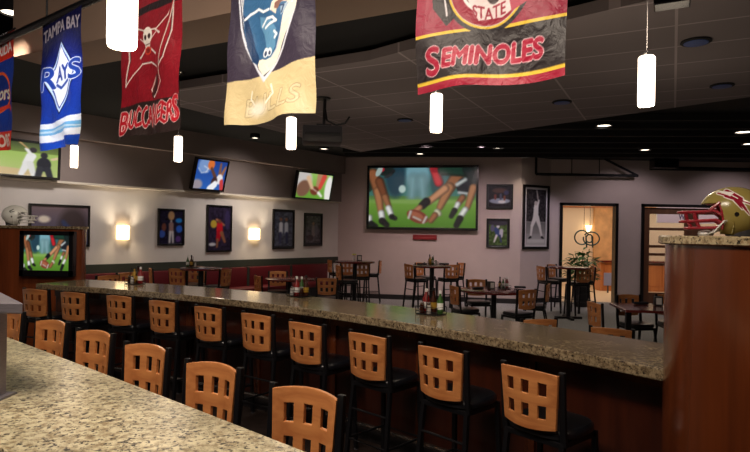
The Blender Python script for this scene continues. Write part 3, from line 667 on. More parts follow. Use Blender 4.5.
def make_seat(name, label, cat, sz, top, group, pd=0):
    t = thing(name, label, cat, group=group); W = .38
    seat_mesh(MB(), .43, .42, sz-.055, .055).build('seat', VINYL, t, True)
    mb = MB()
    MB().box((0, 0, sz-.075), (.38, .36, .035), bev=.006).build('seat_frame', BLACK, t)
    panel_mesh(MB(), .372, .295, top-.312, -.214, .038).build('backrest', W_BACK, t, bevel=.003)
    for sx in (-1, 1):
        MB().tube([(sx*.190, -.165, sz-.08), (sx*(.191+pd*.15), -.182-pd, sz+.06), (sx*(.192+pd*.2), -.199-pd, top-.01), (sx*(.192+pd*.2), -.2-pd, top)], .01, rect=(.024, .036)).build('back_post', BLACK, t, bevel=.004)
        for sy, y0_, y1_ in ((-1, -.165, -.235), (1, .165, .20)):
            lg = MB().tube([(sx*.18, y0_, sz-.06), (sx*.20, y1_, 0.014)], .014, rect=(.026, .03)).build('leg', BLACK, t)
            MB().lathe([(.018, 0), (.019, .01), (.016, .018)], c=(sx*.20, y1_, 0), n=10).build('rubber_foot', DGREY, lg, True)
    if sz > .6:
        mb = MB(); z = .28; k = (sz-z)/sz
        c = [(sx*(.18+.02*k), sy*(.165+(.07 if sy < 0 else .035)*k), z) for sx, sy in ((-1, -1), (1, -1), (1, 1), (-1, 1))]
        mb.tube([Vector(q) for q in c], .010, 8, close=True); mb.build('foot_ring', BLACK, t)
        mb = MB(); z = .50; k = (sz-z)/sz
        mb.tube([(-(.18+.02*k), -.165-.07*k, z), ((.18+.02*k), -.165-.07*k, z)], .009, 8).build('stretcher', BLACK, t)
    return t
STOOL = make_seat('bar_stool', '', 'bar stool', .76, 1.08, 'stools')
STOOLN = make_seat('bar_stool', '', 'bar stool', .76, 1.08, 'stools', .036)
CHAIR = make_seat('dining_chair', '', 'chair', .45, .84, 'chairs')
usedN = [False]; usedS = [False]; usedC = [False]
def put_seat(proto, used, label, x, y, ang, group):
    if not used[0]:
        used[0] = True; proto.location = (x, y, 0); proto.rotation_euler = (0, 0, ang); proto['label'] = label; proto['group'] = group; return proto
    return dup(proto, label, (x, y, 0), ang, group)
def face(v): return math.atan2(-v.x, v.y)     # rotation so that +Y looks along v
ordn = ['first', 'second', 'third', 'fourth', 'fifth', 'sixth', 'seventh', 'eighth', 'ninth', 'tenth']
far = [(528, 367), (439, 347), (366, 333), (304, 322), (255, 313), (207, 306), (161, 300), (118, 295), (72, 291.5), (34, 288.5)]
for i, (x, y) in enumerate(far):
    q = P(x, y, 1.08*.955); tt_ = q.dot(DV); e, tg, nn = cpt(FB, tt_)
    p = q+nn*.22
    o_ = put_seat(STOOL, usedS, ('bar stool at the far granite bar, %s from the helmet pillar' % ordn[i]), p.x, p.y, face(nn), 'stools along the far granite bar'); o_.scale = (.935, .94, .955)
for i, (x, y) in enumerate([(310, 384), (217, 359.5), (151, 341.5), (99, 328), (56, 318), (14, 308)]):
    q = P(x, y, 1.08*1.05); tt_ = q.dot(DV); e, tg, nn = cpt(NB, tt_); p = q+Matrix.Rotation(.19, 3, 'Z') @ (-nn)*.25
    o_ = put_seat(STOOLN, usedN, ('bar stool facing the foreground counter, %s' % ['nearest the camera', 'second from the camera', 'third from the camera', 'fourth from the camera', 'fifth from the camera', 'furthest, beside the steel shelf'][i]), p.x, p.y, face(-nn)+.19, 'stools at the foreground counter'); o_.scale = (.81, .97, 1.04)

# ------------------------------------------------------------------ tables
def round_table(label, x, y, zt, r, group, cat='table', name='pedestal_table'):
    p = P(x, y, zt); t = thing(name, label, cat, (p.x, p.y, 0), group=group)
    MB().lathe([(r-.01, zt-.035), (r, zt-.03), (r, zt-.005), (r-.008, zt)], n=36).build('tabletop', W_TABLE, t, True)
    MB().lathe([(.045, .04), (.045, zt-.04)], n=14).build('pedestal', BLACK, t, True)
    mb = MB(); mb.box((0, 0, .025), (.56, .07, .05), bev=.01); mb.box((0, 0, .025), (.07, .56, .05), bev=.01); mb.build('base', BLACK, t)
    return p
HT = 'high-top tables'; DT = 'dining height tables'
T1 = round_table('high round table against the red booth wall, between trophy and red player photos', 201, 267.8, 1.07, .34, HT)
T3 = round_table('high round table left of the big screen with a flower', 355, 261.2, 1.07, .44, HT)
T4 = round_table('high round table under the big screen', 432, 265.6, 1.07, .38, HT)
T6 = round_table('high round table before the left doorway', 569, 266.8, 1.07, .42, HT)
T2 = round_table('low round table in front of the red booth near the corner', 290, 278.3, .75, .5, DT)
T5 = round_table('low dark red round table with condiments below the tall poster', 494, 289.8, .75, .60, DT)
# rectangular table by the pillar
q0 = P(600, 302.7, .75); q1 = P(665, 313, .75)
t = thing('rectangular_table', 'rectangular dark red dining table beside the helmet pillar', 'table', (q0.x+.95, q0.y-.45, 0), math.radians(-8))
MB().box((0, 0, .73), (1.7, .85, .035), bev=.008).build('tabletop', W_TABLE, t)
for sx in (-1, 1): MB().box((sx*.7, 0, .36), (.07, .07, .7)).build('pedestal', BLACK, t); MB().box((sx*.7, 0, .025), (.07, .6, .05), bev=.01).build('foot', BLACK, t)
T7 = Vector((q0.x+1.0, q0.y-.35, .75))

def seat_at(kind, label, x, y, ang, group):     # x,y = photo position of the centre of the top rail
    proto, used, top = (STOOL, usedS, 1.08) if kind == 's' else (CHAIR, usedC, .84)
    q = P(x, y, top); f = Vector((math.cos(math.radians(ang)), math.sin(math.radians(ang)), 0)); p = q+f*.24
    put_seat(proto, used, label, p.x, p.y, face(f), group)
# ang: compass of where the sitter looks, 0 = to the right, 90 = away from the camera
G1, G2, G3 = 'seats by the red booth wall', 'stools round the high tables', 'chairs round the low tables'
seat_at('s', 'high stool just left of the booth wall high table, back to camera', 176, 265.5, 70, G1)
seat_at('s', 'high stool behind the booth wall high table', 198, 263.2, -95, G1)
seat_at('s', 'high stool right of the booth wall high table, side on', 228, 265.8, 165, G1)
seat_at('s', 'high stool below the trophy photo, narrow side on', 149.5, 265, 22, G1)
seat_at('s', 'high stool behind the far bar condiments on the left', 130, 269, 140, G1)
seat_at('s', 'high stool below the first wall lamp', 110, 271.5, 150, G1)
seat_at('c', 'chair behind the low table near the booth corner', 278, 271, -80, G1)
seat_at('c', 'chair left of the low table near the booth corner', 256.5, 275.3, 30, G1)
seat_at('c', 'light wooden chair standing alone right behind the far bar centre', 327, 277.8, 95, G3)
seat_at('s', 'high stool against the corner end of the red booth', 328.5, 257.5, 20, G2)
seat_at('s', 'front high stool of the flower table, back to camera', 362, 260.6, 100, G2)
seat_at('s', 'right high stool of the flower table, side on', 381.5, 258.6, 178, G2)
seat_at('s', 'rear high stool of the flower table', 347.5, 259.2, -70, G2)
seat_at('s', 'left high stool of the flower table', 337, 262.5, 20, G2)
seat_at('s', 'front left high stool of the table under the screen', 407.5, 261.8, 30, G2)
seat_at('s', 'rear left high stool of the table under the screen', 418, 260.2, -40, G2)
seat_at('s', 'front right high stool of the table under the screen', 453, 262.3, 110, G2)
seat_at('s', 'rear right high stool of the table under the screen', 463, 260.6, 200, G2)
seat_at('c', 'chair left of the condiment table, side on', 453, 285.2, 15, G3)
seat_at('c', 'chair behind the condiment table facing the camera', 476, 279, -85, G3)
seat_at('c', 'chair in front of the condiment table, back to camera', 528.5, 289.3, 118, G3)
seat_at('c', 'chair right of the condiment table', 548.5, 283.5, 160, G3)
seat_at('c', 'chair whose top just shows above the bar below the left doorway', 541, 318.5, 100, G3)
seat_at('s', 'left high stool of the table before the left doorway', 539.5, 263.8, 15, G2)
seat_at('s', 'rear high stool of the table before the left doorway', 550, 262, -50, G2)
seat_at('s', 'front high stool of the table before the left doorway', 584.5, 265.8, 105, G2)
seat_at('s', 'right high stool of the table before the left doorway', 594, 264.4, 185, G2)
seat_at('c', 'chair left end of the rectangular table, side on', 592.5, 301.5, 5, G3)
seat_at('c', 'chair behind the rectangular table facing the camera', 627, 294.2, -80, G3)
seat_at('c', 'chair in front of the rectangular table, top showing above the bar', 611, 327.5, 60, G3)
seat_at('c', 'right chair behind the rectangular table, partly behind the pillar', 668, 294, -95, G3)

# banquette along the left wall
us = WL.hit(72, 262, .3)[0]; ue = WL.hit(333, 262, .3)[0]; L_ = ue-us
t = thing('booth_bench', 'long red vinyl booth bench against the long wall', 'booth', WL.at(us, 0, 0), WL.ang)
MB().box((L_/2, -.33, .2), (L_, .5, .4)).build('plinth', BASEB, t)
k = 0; x0 = 0; n_ = 5; wseg = L_/n_
for k in range(n_):
    MB().box((wseg*(k+.5), -.36, .44), (wseg-.03, .5, .1), bev=.02).build('seat_cushion', REDV, t, True)
    MB().box((wseg*(k+.5), -.10, .69), (wseg-.07, .12, .42), bev=.025).build('back_cushion', REDV, t, True)
    if k: MB().box((wseg*k, -.09, .69), (.06, .13, .42)).build('divider', DADO, t)

# ------------------------------------------------------------------ condiments
def bottle(x, y, z, kind, label):
    spec = {'ketchup': (KETCH, [(.026, 0), (.03, .01), (.03, .11), (.012, .15), (.011, .165)], (.013, .165, .19), WHITEP, 'ketchup_bottle', 'bottle'),
            'mustard': (MUST, [(.024, 0), (.027, .01), (.027, .1), (.01, .13)], (.01, .13, .16), MUST, 'mustard_bottle', 'bottle'),
            'green': (GREENB, [(.022, 0), (.025, .01), (.025, .1), (.009, .14), (.009, .16)], (.011, .16, .185), WHITEP, 'sauce_bottle', 'bottle'),
            'brown': (BROWNB, [(.024, 0), (.027, .01), (.027, .1), (.011, .14), (.011, .18)], (.013, .18, .2), BLACK, 'sauce_bottle', 'bottle'),
            'salt': (SALT, [(.018, 0), (.02, .01), (.016, .07)], (.017, .07, .085), CHROME, 'salt_shaker', 'shaker'),
            'pepper': (BROWNB, [(.018, 0), (.02, .01), (.016, .07)], (.017, .07, .085), CHROME, 'pepper_shaker', 'shaker')}[kind]
    t = thing(spec[4], label, spec[5], (x, y, z), group='condiments on the bar and tables')
    bd_ = MB().lathe(spec[1], n=14).build('body', spec[0], t, True)
    r, a_, b_ = spec[2]; MB().lathe([(r, a_-.001), (r, b_-.004), (r*.6, b_)], n=12).build('cap', spec[3], t, True)
    if kind in ('ketchup', 'brown', 'green'): MB().lathe([(spec[1][2][0]+.0008, .035), (spec[1][2][0]+.0008, .085)], n=14).build('paper_label', WHITEP if kind != 'brown' else MUST, bd_, True)
def caddy(p, where, items, rz=0, s=1.0):
    t = thing('condiment_caddy', 'black wire condiment caddy '+where, 'caddy', p, rz, 'condiment caddies')
    MB().box((0, 0, .006), (.2*s, .14*s, .008), bev=.002).build('tray', BLACK, t)
    mb = MB()
    for z in (.03, .065): mb.tube([(-.1*s, -.07*s, z), (.1*s, -.07*s, z), (.1*s, .07*s, z), (-.1*s, .07*s, z)], .003, 6, close=True)
    for X, Y in ((-.1, -.07), (.1, -.07), (.1, .07), (-.1, .07), (0, -.07), (0, .07)): mb.tube([(X*s, Y*s, 0.004), (X*s, Y*s, .065)], .003, 6)
    mb.build('wire_rim', BLACK, t)
    MB().tube([(0, -.07*s, .06), (0, -.05*s, .19), (0, .05*s, .19), (0, .07*s, .06)], .004, 6).build('carry_handle', BLACK, t)
    sp = [(-.065, .03), (-.0, .036), (.065, .03), (-.065, -.032), (.0, -.036), (.065, -.032)]
    names = {'ketchup': 'red ketchup bottle', 'mustard': 'yellow mustard bottle', 'green': 'green sauce bottle', 'brown': 'dark brown sauce bottle', 'salt': 'white salt shaker', 'pepper': 'dark pepper shaker'}
    for (X, Y), it in zip(sp, items):
        v = Matrix.Rotation(rz, 3, 'Z') @ Vector((X*s, Y*s, 0)); bottle(p[0]+v.x, p[1]+v.y, p[2]+.0105, it, names[it]+' in the caddy '+where)
brz = math.atan2(DV.y, DV.x)
caddy(P(431, 314.5, BZ), 'on the far bar below the big screen', ['ketchup', 'brown', 'green', 'pepper', 'salt'], brz)
caddy(P(299, 296.5, BZ), 'on the middle of the far bar', ['mustard', 'green', 'brown', 'salt', 'ketchup', 'pepper'], brz)
caddy(P(135, 284, BZ), 'on the left of the far bar', ['mustard', 'brown', 'ketchup', 'pepper', 'salt'], brz)
caddy(P(504, 288.8, .75), 'on the low condiment table', ['brown', 'green', 'ketchup', 'salt'], .2)
caddy(P(192, 267.6, 1.07), 'on the booth wall high table', ['green', 'brown', 'salt'], .6)
caddy(P(433, 264.9, 1.07), 'on the high table under the screen', ['brown', 'green', 'salt', 'mustard'], .1)
def napkin(p, label, rz=0):
    t = thing('napkin_dispenser', label, 'dispenser', p, rz, 'napkin dispensers'); MB().box((0, 0, .065), (.11, .09, .13), bev=.008).build('casing', DGREY, t, True); MB().box((0, -.043, .065), (.07, .012, .09)).build('napkins', WHITEP, t)
napkin(P(491, 288.8, .75), 'napkin dispenser on the low condiment table', .3)
napkin(P(354, 260.8, 1.07)+Vector((.12, 0, 0)), 'napkin dispenser on the flower table', .1)
napkin(P(658, 305.5, .75), 'napkin dispenser on the rectangular table', -.2)
def folded(p, label, rz):
    t = tag(MB().box((0, 0, .02), (.2, .08, .035), bev=.014).build('napkin_roll', mat('dark_napkin', (26, 24, 34), .9), None, True), label, 'napkin', 'rolled dark napkins'); t.location = p; t.rotation_euler = (0, 0, rz)
folded(P(641, 304.5, .75), 'rolled dark napkin on the rectangular table', .2); folded(P(478, 289.2, .75), 'rolled dark napkin left on the condiment table', .4); folded(P(520, 288.2, .75), 'rolled dark napkin right on the condiment table', -.1)
folded(P(414+8, 264.9, 1.07), 'rolled dark napkin left on the table under the screen', .2); folded(P(444, 264.9, 1.07), 'rolled dark napkin right on the table under the screen', -.2)
# flower on T3
p = P(354, 260.9, 1.07); t = thing('flower_vase', 'small vase with a yellow flower on the high table', 'vase', p)
MB().lathe([(.03, 0), (.038, .04), (.02, .09), (.025, .1)], n=14).build('vase', WHITEP, t, True)
mb = MB()
for k in range(8): a_ = k*PI/4; mb.box((.028*math.cos(a_), .028*math.sin(a_), .145+.01*math.sin(3*a_)), (.045, .03, .012), a_, .004)
mb.build('petals', mat('flower_yellow', (214, 214, 90), .6), t, True); MB().tube([(0, 0, .08), (0, 0, .14)], .004, 6).build('flower_stem', LEAF, t)
# potted plant before the doorway
pp = D(582, 14.05); t = thing('potted_plant', 'leafy green plant in a tall dark pot before the left doorway', 'plant', (pp.x, pp.y, 0))
MB().lathe([(.16, 0), (.2, .45), (.22, .5), (.2, .5), (.19, .44)], n=24).build('pot', POT, t, True)
mb = MB(); rnd = random.Random(3)
for k in range(240):
    a_ = rnd.random()*2*PI; r_ = .34*math.sqrt(rnd.random()); z_ = .62+rnd.random()*.86*(1-r_*1.2); c = Vector((r_*math.cos(a_), r_*math.sin(a_), z_))
    o_ = Vector((math.cos(a_), math.sin(a_), rnd.uniform(-.5, .8))).normalized(); s2 = o_.cross(Vector((0, 0, 1))).normalized()*rnd.uniform(.04, .075); ln = rnd.uniform(.14, .24)
    mb.quad(c, c+o_*ln*.5+s2, c+o_*ln+Vector((0, 0, -.03)), c+o_*ln*.5-s2)
mb.build('foliage', LEAF, t)
mb = MB()
for k in range(7): a_ = k*.9; mb.tube([(0, 0, .44), (.1*math.cos(a_), .1*math.sin(a_), .8), (.2*math.cos(a_), .2*math.sin(a_), 1.1+.05*k)], .008, 5)
mb.build('stems', LEAF, t)

# ------------------------------------------------------------------ helmet pillar, cabinet, steel shelf
pcx, pcy, PR = 2.10, 2.98, .50
tp = ray(664, 300); sl = Vector((tp.x, 1, 0)).normalized(); Tp = sl*(2.80/sl.y)
pc_ = Tp+Vector((sl.y, -sl.x, 0))*PR
CAPZ = Z(690, 235.8, 2.6)
t = thing('round_pillar', 'round polished mahogany pillar at the right end of the far bar', 'pillar', (pc_.x, pc_.y, 0))
MB().lathe([(PR, 0), (PR, CAPZ-.04)], n=64).build('shaft', W_PIL, t, True)
MB().lathe([(PR+.008, 0), (PR+.008, .14)], n=64).build('plinth', BASEB, t, True)
MB().lathe([(PR+.02, CAPZ-.04), (PR+.03, CAPZ-.034), (PR+.03, CAPZ-.006), (PR+.024, CAPZ)], n=64).build('stone_cap', granite('cap_granite', (176, 160, 128), (120, 98, 70), (40, 34, 30), .2), t, True)

def helmet(name, label, loc, rz, base, maskm, decal, scale=1.0, strap=True):
    t = thing(name, label, 'helmet', loc, rz); t.scale = (scale,)*3     # faces +X locally, sits on z=0
    me = bpy.data.meshes.new('shell'); bm = bmesh.new(); bmesh.ops.create_icosphere(bm, subdivisions=7, radius=1)
    out = []
    for v in bm.verts:
        x, y, z = v.co
        X = x*.142 if x > 0 else x*.138; Y = y*.108; Zz = z*.120 if z > 0 else z*.125
        if z < 0: X = X*(1-.10*(-z)**1.5)+( -.006*z if x < 0 else 0); Y *= 1-.06*z*z
        # flatten the lower rim
        v.co = (X, Y, Zz+.122)
        fx = .066-.0*Zz
        opening = (X > .058+max(0, (.128-v.co.z))*(-.22) and v.co.z < .158-.0*X and X > .05)
        jaw = v.co.z < .052 and X < .03 or v.co.z < .012+.0*X
        low = v.co.z < .010+max(0, -X)*.05
        if opening or low: out.append(v)
    bmesh.ops.delete(bm, geom=out, context='VERTS')
    bmesh.ops.recalc_face_normals(bm, faces=bm.faces); bm.to_mesh(me); bm.free()
    n = len(me.vertices); c = np.zeros(n*3); me.vertices.foreach_get('co', c); c = c.reshape(-1, 3)
    a = Art(400, 320, base); decal(a)
    ix = np.clip(((c[:, 0]+.15)/.3*400).astype(int), 0, 399); iy = np.clip(((.26-c[:, 2])/.26*320).astype(int), 0, 319)
    setcol(me, a.a[iy, ix]); me.polygons.foreach_set('use_smooth', [True]*len(me.polygons)); me.materials.append(SHELL)
    o = bpy.data.objects.new('shell', me); COL.objects.link(o); o.parent = t
    s = o.modifiers.new('thick', 'SOLIDIFY'); s.thickness = .005; s.offset = -1
    # edge roll along the face opening
    yy = [math.sin(k/10*PI-PI/2) for k in range(11)]
    MB().tube([(.062+.052*math.cos(q*PI/2)*.9, q*.090, .158) for q in yy], .0055, 8).build('brow_trim', maskm, t, True)
    for sy in (-1, 1): MB().tube([(.062, sy*.090, .158), (.052, sy*.099, .12), (.045, sy*.098, .07), (.048, sy*.085, .034)], .005, 8).build('edge_trim', maskm, t, True)
    mb = MB(); r = .0072
    def arc(x0, bulge, hw, z, zd=0): return [Vector((x0+bulge*math.cos(q*PI/2), hw*q, z-zd*math.cos(q*PI/2))) for q in [k/7. for k in range(-7, 8)]]
    mb.tube(arc(.075, .160, .098, .120, .004), r, 8); mb.tube(arc(.070, .155, .092, .078, .008), r, 8); mb.tube(arc(.062, .142, .086, .042, .004), r, 8)
    for q in (-.42, .42):
        cq = math.cos(q*PI/2); mb.tube([(.075+.160*cq, .098*q, .118), (.070+.155*cq, .092*q, .074), (.062+.142*cq, .086*q, .040)], r, 8)
    for sy in (-1, 1):
        mb.tube([(.06, sy*.095, .162), (.085, sy*.098, .140), (.10, sy*.094, .118)], r, 8); mb.tube([(.05, sy*.101, .10), (.075, sy*.098, .12)], r, 8); mb.tube([(.045, sy*.098, .06), (.07, sy*.092, .078)], r, 8)
        mb.tube([(.075+.160*.55, sy*.098*.62, .120), (.070+.155*.55, sy*.092*.62, .074), (.062+.142*.55, sy*.086*.62, .040)], r, 8)
    mb.build('face_mask', maskm, t, True)
    if strap:
        for sy in (-1, 1): MB().tube([(.035, sy*.102, .075), (.075, sy*.075, .022), (.105, sy*.02, .010)], .007, 8, rect=(.022, .006)).build('chin_strap', WHITEP, t)
        MB().lathe([(.03, 0.002), (.036, .01), (.03, .024), (.012, .030)], c=(.112, 0, 0), n=16, sy=1.3).build('chin_cup', WHITEP, t, True)
    else: MB().lathe([(.03, 0.002), (.03, .02)], c=(.0, 0, 0), n=12).build('inner_pad', DGREY, t)
    MB().lathe([(.055, 0.002), (.062, .02), (.07, .08), (.05, .12)], c=(-.03, 0, 0.0), n=24, sy=.92, sx=1.05).build('padding', DGREY, t, True)
    return t
def spear(a):
    a.ell(.47, .60, .032, .042, (26, 22, 22))
    f = lambda x, y: (x, y)
    a.pl([(.30, .17), (.44, .36), (.20, .30)], .0, (0, 0, 0)) if False else None
    for c, g in (((236, 228, 222), .014), ((142, 20, 44), 0)):
        a.cap(.72, .20, .012+g, .06, .52, .010+g, c); a.cap(.60, .17, .03+g, .42, .33, .035+g, c); a.cap(.44, .36, .03+g, .30, .60, .006+g, c); a.cap(.50, .33, .02+g, .40, .50, .008+g, c); a.cap(.62, .26, .02+g, .46, .34, .02+g, c)
    a.poly([(.74, .14), (.50, .20), (.56, .27)], (240, 236, 232)); a.cap(.60, .20, .006, .46, .31, .006, (240, 236, 232)); a.cap(.20, .45, .012, .10, .50, .006, (222, 176, 60))
hp = D(730, 2.62); CZ = CAPZ
helmet('football_helmet', 'old gold football helmet with garnet mask on the round pillar', (hp.x+.01, hp.y, CZ), PI-.47, (150, 134, 72), GARNET, spear, .93)
def bullmark(a):
    a.ell(.47, .60, .03, .04, (30, 30, 30)); a.cap(.40, .36, .02, .52, .26, .014, (60, 66, 64)); a.cap(.42, .40, .014, .56, .36, .01, (60, 66, 64))
# cabinet with the small television
CF = 7.5; xl_, xr_ = D(-30, CF).x, D(79, CF).x; cw = xr_-xl_; CB = Z(45, 226, CF)
cxm = (xl_+xr_)/2
def rbox(w, d, r, n=6):
    pts = []
    for sx, sy, a0 in ((1, -1, -PI/2), (1, 1, 0), (-1, 1, PI/2), (-1, -1, PI)):
        for k in range(n+1): a_ = a0+k*PI/2/n; pts.append((sx*(w/2-r)+r*math.cos(a_), sy*(d/2-r)+r*math.sin(a_)))
    return pts
t = thing('wooden_cabinet', 'mahogany cabinet end wall under the white helmet at the left', 'cabinet', (cxm, CF+.14, 0))
MB().prism(rbox(cw, .26, .10), 0, CB-.035).build('body', W_CAB, t, True)
MB().prism(rbox(cw+.05, .30, .12), CB-.035, CB).build('stone_cap', G_FAR, t, True)
x0, x1 = D(24, CF).x, D(77, CF).x; z0, z1 = Z(50, 276, CF), Z(50, 231, CF); w, h = x1-x0, z1-z0
t = thing('television', 'small television on the wooden cabinet below the white helmet', 'television', ((x0+x1)/2, CF-.045, (z0+z1)/2))
MB().box((0, .005, 0), (w, .08, h), bev=.01).build('casing', BEZ, t)
mb = MB(); b = .055
for X, Zc, sx, sz in ((0, h/2-b/2, w, b), (0, -h/2+b*.7, w, b*1.4), (-w/2+b/2, 0, b, h), (w/2-b/2, 0, b, h)): mb.box((X, -.042, Zc), (sx, .02, sz), bev=.004)
mb.build('bezel', BEZ, t)
football(90, 62, (.0, 0, 1, 1)).sheet('screen', SCREEN, w-2*b+.01, h-2.4*b+.01, t, y=-.040).location = (0, 0, b*.2)
hq = D(13, CF+.12); helmet('football_helmet', 'white football helmet on the wooden cabinet at the left edge', (hq.x+.02, hq.y, CB), .32, (236, 236, 232), WHITEP, bullmark, 1.10, False)
# steel shelf on the near counter
t0_ = P(2, 360, BZ); sp_ = D(2, 2.7); zt = 0
Ys = 2.08; z1 = Z(20, 303, Ys); z0 = Z(20, 314, Ys); xe = D(24, Ys).x
t = thing('steel_shelf', 'stainless steel shelf on a post at the left of the foreground counter', 'shelf')
pts = [D(24, 2.08), D(1, 2.42), D(-80, 3.1), D(-70, 2.08)]
MB().prism([(p_.x, p_.y) for p_ in pts], z0, z1).build('shelf_top', STEEL, t, bevel=.004)
q = D(-7, 2.2); MB().box((q.x, q.y, (BZ+z0)/2), (.09, .05, z0-BZ), bev=.004).build('post', STEEL, t); MB().box((q.x, q.y, BZ+.004), (.14, .10, .008)).build('foot_plate', STEEL, t)

# ------------------------------------------------------------------ banners
BW, BH = .71, 1.02; BD = Vector((.765, -.645, 0)).normalized(); BN = Vector((BD.y, -BD.x, 0))
def banner(label, xc, Y, yb, art, seed, amp=.014, w=BW, h=BH, rot=0):
    r = ray(xc, yb); p = Vector((r.x*Y, Y, EYE+r.z*Y))
    t = thing('hanging_banner', label, 'banner', (p.x, p.y, p.z+h/2), math.atan2(BD.y, BD.x)+rot, 'sports banners over the bar')
    rs = np.random.RandomState(seed); ph = rs.rand(6)*6.28
    def fn(X, Yv, Zz):
        f = np.clip((h/2-Zz)/h, 0, 1)
        Yv = Yv+amp*f**.7*(np.sin(X/w*9+ph[0]+Zz*2)+.5*np.sin(X/w*17+ph[1]-Zz*4)+.6*np.sin(Zz*7+ph[2]+X*5))+.012*f*np.sin((X+Zz)*13+ph[3])
        Zn = Zz+.008*f*np.sin(X/w*7+ph[4]); return X*(1-.015*f), Yv, Zn
    art.sheet('cloth', CLOTH, w, h, t, fn)
    MB().tube([(-w/2-.02, 0, h/2+.004), (w/2+.02, 0, h/2+.004)], .009, 8).build('rod', BLACK, t, True)
    return p, t
NAVY, WH = (18, 22, 74), (240, 242, 250)
a = Art(120, 240, NAVY); a.vgrad(0, .35, (20, 20, 66), (22, 34, 110)); a.vgrad(.35, 1, (22, 38, 124), (30, 76, 190))
a.text('TAMPA BAY', .04, .06, .96, .145, (196, 190, 206), 2, 1, (60, 50, 90), warp=lambda u, v: -.03*np.sin(u*PI)+.02)
a.poly([(.52, .2), (.93, .47), (.52, .76), (.11, .47)], (10, 14, 60)); a.poly([(.52, .215), (.90, .47), (.52, .745), (.14, .47)], (190, 214, 246)); a.poly([(.52, .235), (.86, .47), (.52, .72), (.18, .47)], (16, 40, 130)); a.poly([(.52, .25), (.83, .47), (.52, .705), (.21, .47)], WH)
a.ell(.52, .33, .05, .05, (255, 255, 255), 0, .8)
a.text('R', .06, .37, .36, .54, (30, 62, 150), 4, 4, WH); a.text('AY', .36, .395, .72, .50, (30, 62, 150), 4, 4, WH); a.text('S', .72, .375, .96, .515, (30, 62, 150), 4, 4, WH); a.pl([(.38, .52), (.52, .56), (.7, .52)], .02, (34, 70, 160))
a.poly([(0, .79), (.5, .80), (1, .775), (1, .92), (.5, .945), (0, .935)], (236, 242, 252)); a.poly([(0, .83), (.5, .84), (1, .82), (1, .87), (.5, .89), (0, .88)], (110, 178, 226)); a.poly([(0, .85), (.5, .85), (1, .85), (1, .86), (.5, .87), (0, .865)], (190, 220, 240))
banner('royal blue banner with a white diamond emblem and pale stripes', 59, 4.42, 147.5, a.blur(0), 1)
a = Art(140, 240, (122, 16, 30)); a.speck(.12).blur(3); a.rect(0, .0, 1, .05, (26, 18, 20)); a.rect(0, .19, 1, .235, (30, 18, 22)); a.rect(0, .79, 1, 1, (38, 26, 26))
fl = [(.10, .33), (.22, .30), (.40, .345), (.62, .36), (.80, .30), (.88, .24), (.86, .40), (.78, .55), (.66, .60), (.50, .55), (.34, .545), (.20, .60), (.08, .66), (.14, .50)]
a.poly([(x, y) for x, y in fl], (40, 20, 24)); a.poly([(.5+(x-.5)*.95, .45+(y-.45)*.93) for x, y in fl], (138, 20, 34)); a.pl(fl+[fl[0]], .008, (214, 200, 196))
a.cap(.88, .22, .018, .55, .76, .03, (36, 18, 20)); a.cap(.87, .23, .008, .60, .66, .016, (150, 26, 36)); a.pl([(.9, .2), (.66, .62), (.70, .68), (.56, .77), (.50, .72), (.58, .64)], .007, (210, 196, 190)); a.cap(.60, .64, .02, .53, .75, .024, (60, 30, 30))
a.cap(.30, .50, .012, .62, .38, .006, (206, 200, 196)); a.cap(.30, .38, .006, .62, .51, .012, (206, 200, 196)); a.cap(.60, .36, .006, .68, .39, .012, (206, 200, 196))
a.ell(.46, .385, .09, .052, (224, 218, 212)); a.ell(.46, .435, .05, .028, (214, 206, 200)); a.ell(.42, .39, .022, .014, (40, 14, 20)); a.ell(.50, .39, .022, .014, (40, 14, 20)); a.cap(.42, .437, .004, .50, .437, .004, (40, 14, 20)); a.ell(.46, .475, .06, .022, (196, 60, 40)); a.ell(.46, .475, .035, .014, (120, 30, 26))
a.text('BUCCANEERS', .08, .835, .93, .955, (160, 20, 36), 3, 3, (224, 206, 204), warp=lambda u, v: -.03*u+.012*np.sin(u*40))
a.text('B', .03, .825, .14, .975, (160, 20, 36), 2, 3, (224, 206, 204)); a.text('S', .86, .785, .97, .94, (176, 26, 42), 2, 2, (224, 206, 204))
banner('dark red banner with a skull and crossed swords on a flag', 148.5, 3.68, 134.5, a, 2)
# gold/black shield banner
a = Art(170, 250, (48, 42, 58)); a.vgrad(0, .75, (40, 36, 50), (58, 50, 66)); a.poly([(0, .755), (.5, .745), (1, .715), (1, 1), (0, 1)], (202, 184, 140))
def shield(k):
    pr_ = [(.10, .355), (.25, .372), (.36, .355), (.45, .33), (.51, .30), (.57, .262), (.63, .21), (.71, .115), (.79, 0)]
    R = [(max(0, hw-k*.9) if v < .75 else 0, v-k*(1.6 if v > .75 else .25)) for v, hw in pr_]
    return [(.47-x, y) for x, y in R]+[(.47+x, y) for x, y in R[::-1]]
for k_, c in ((0, (206, 210, 222)), (.020, (40, 44, 64)), (.034, (222, 226, 234)), (.050, (60, 62, 80)), (.058, (214, 216, 220)), (.066, (196, 202, 210))): a.poly(shield(k_), c)
BL, BL2, BL3, WHT = (52, 96, 138), (92, 142, 180), (26, 54, 92), (236, 240, 244)
g = lambda *q: [((q[i]-35)/310., q[i+1]*.001493+.36) for i in range(0, len(q), 2)]
a.poly(g(92, -60, 250, -60, 262, 0, 244, 70, 236, 120, 216, 176, 196, 200, 176, 204, 160, 196, 146, 216, 124, 196, 104, 140, 92, 80, 84, 10), BL)
a.poly(g(84, 10, 104, 140, 124, 196, 146, 216, 150, 190, 130, 150, 116, 90, 104, 40), BL3); a.poly(g(150, 40, 200, 66, 222, 110, 214, 168, 196, 190, 178, 160, 168, 110, 150, 76), BL2)
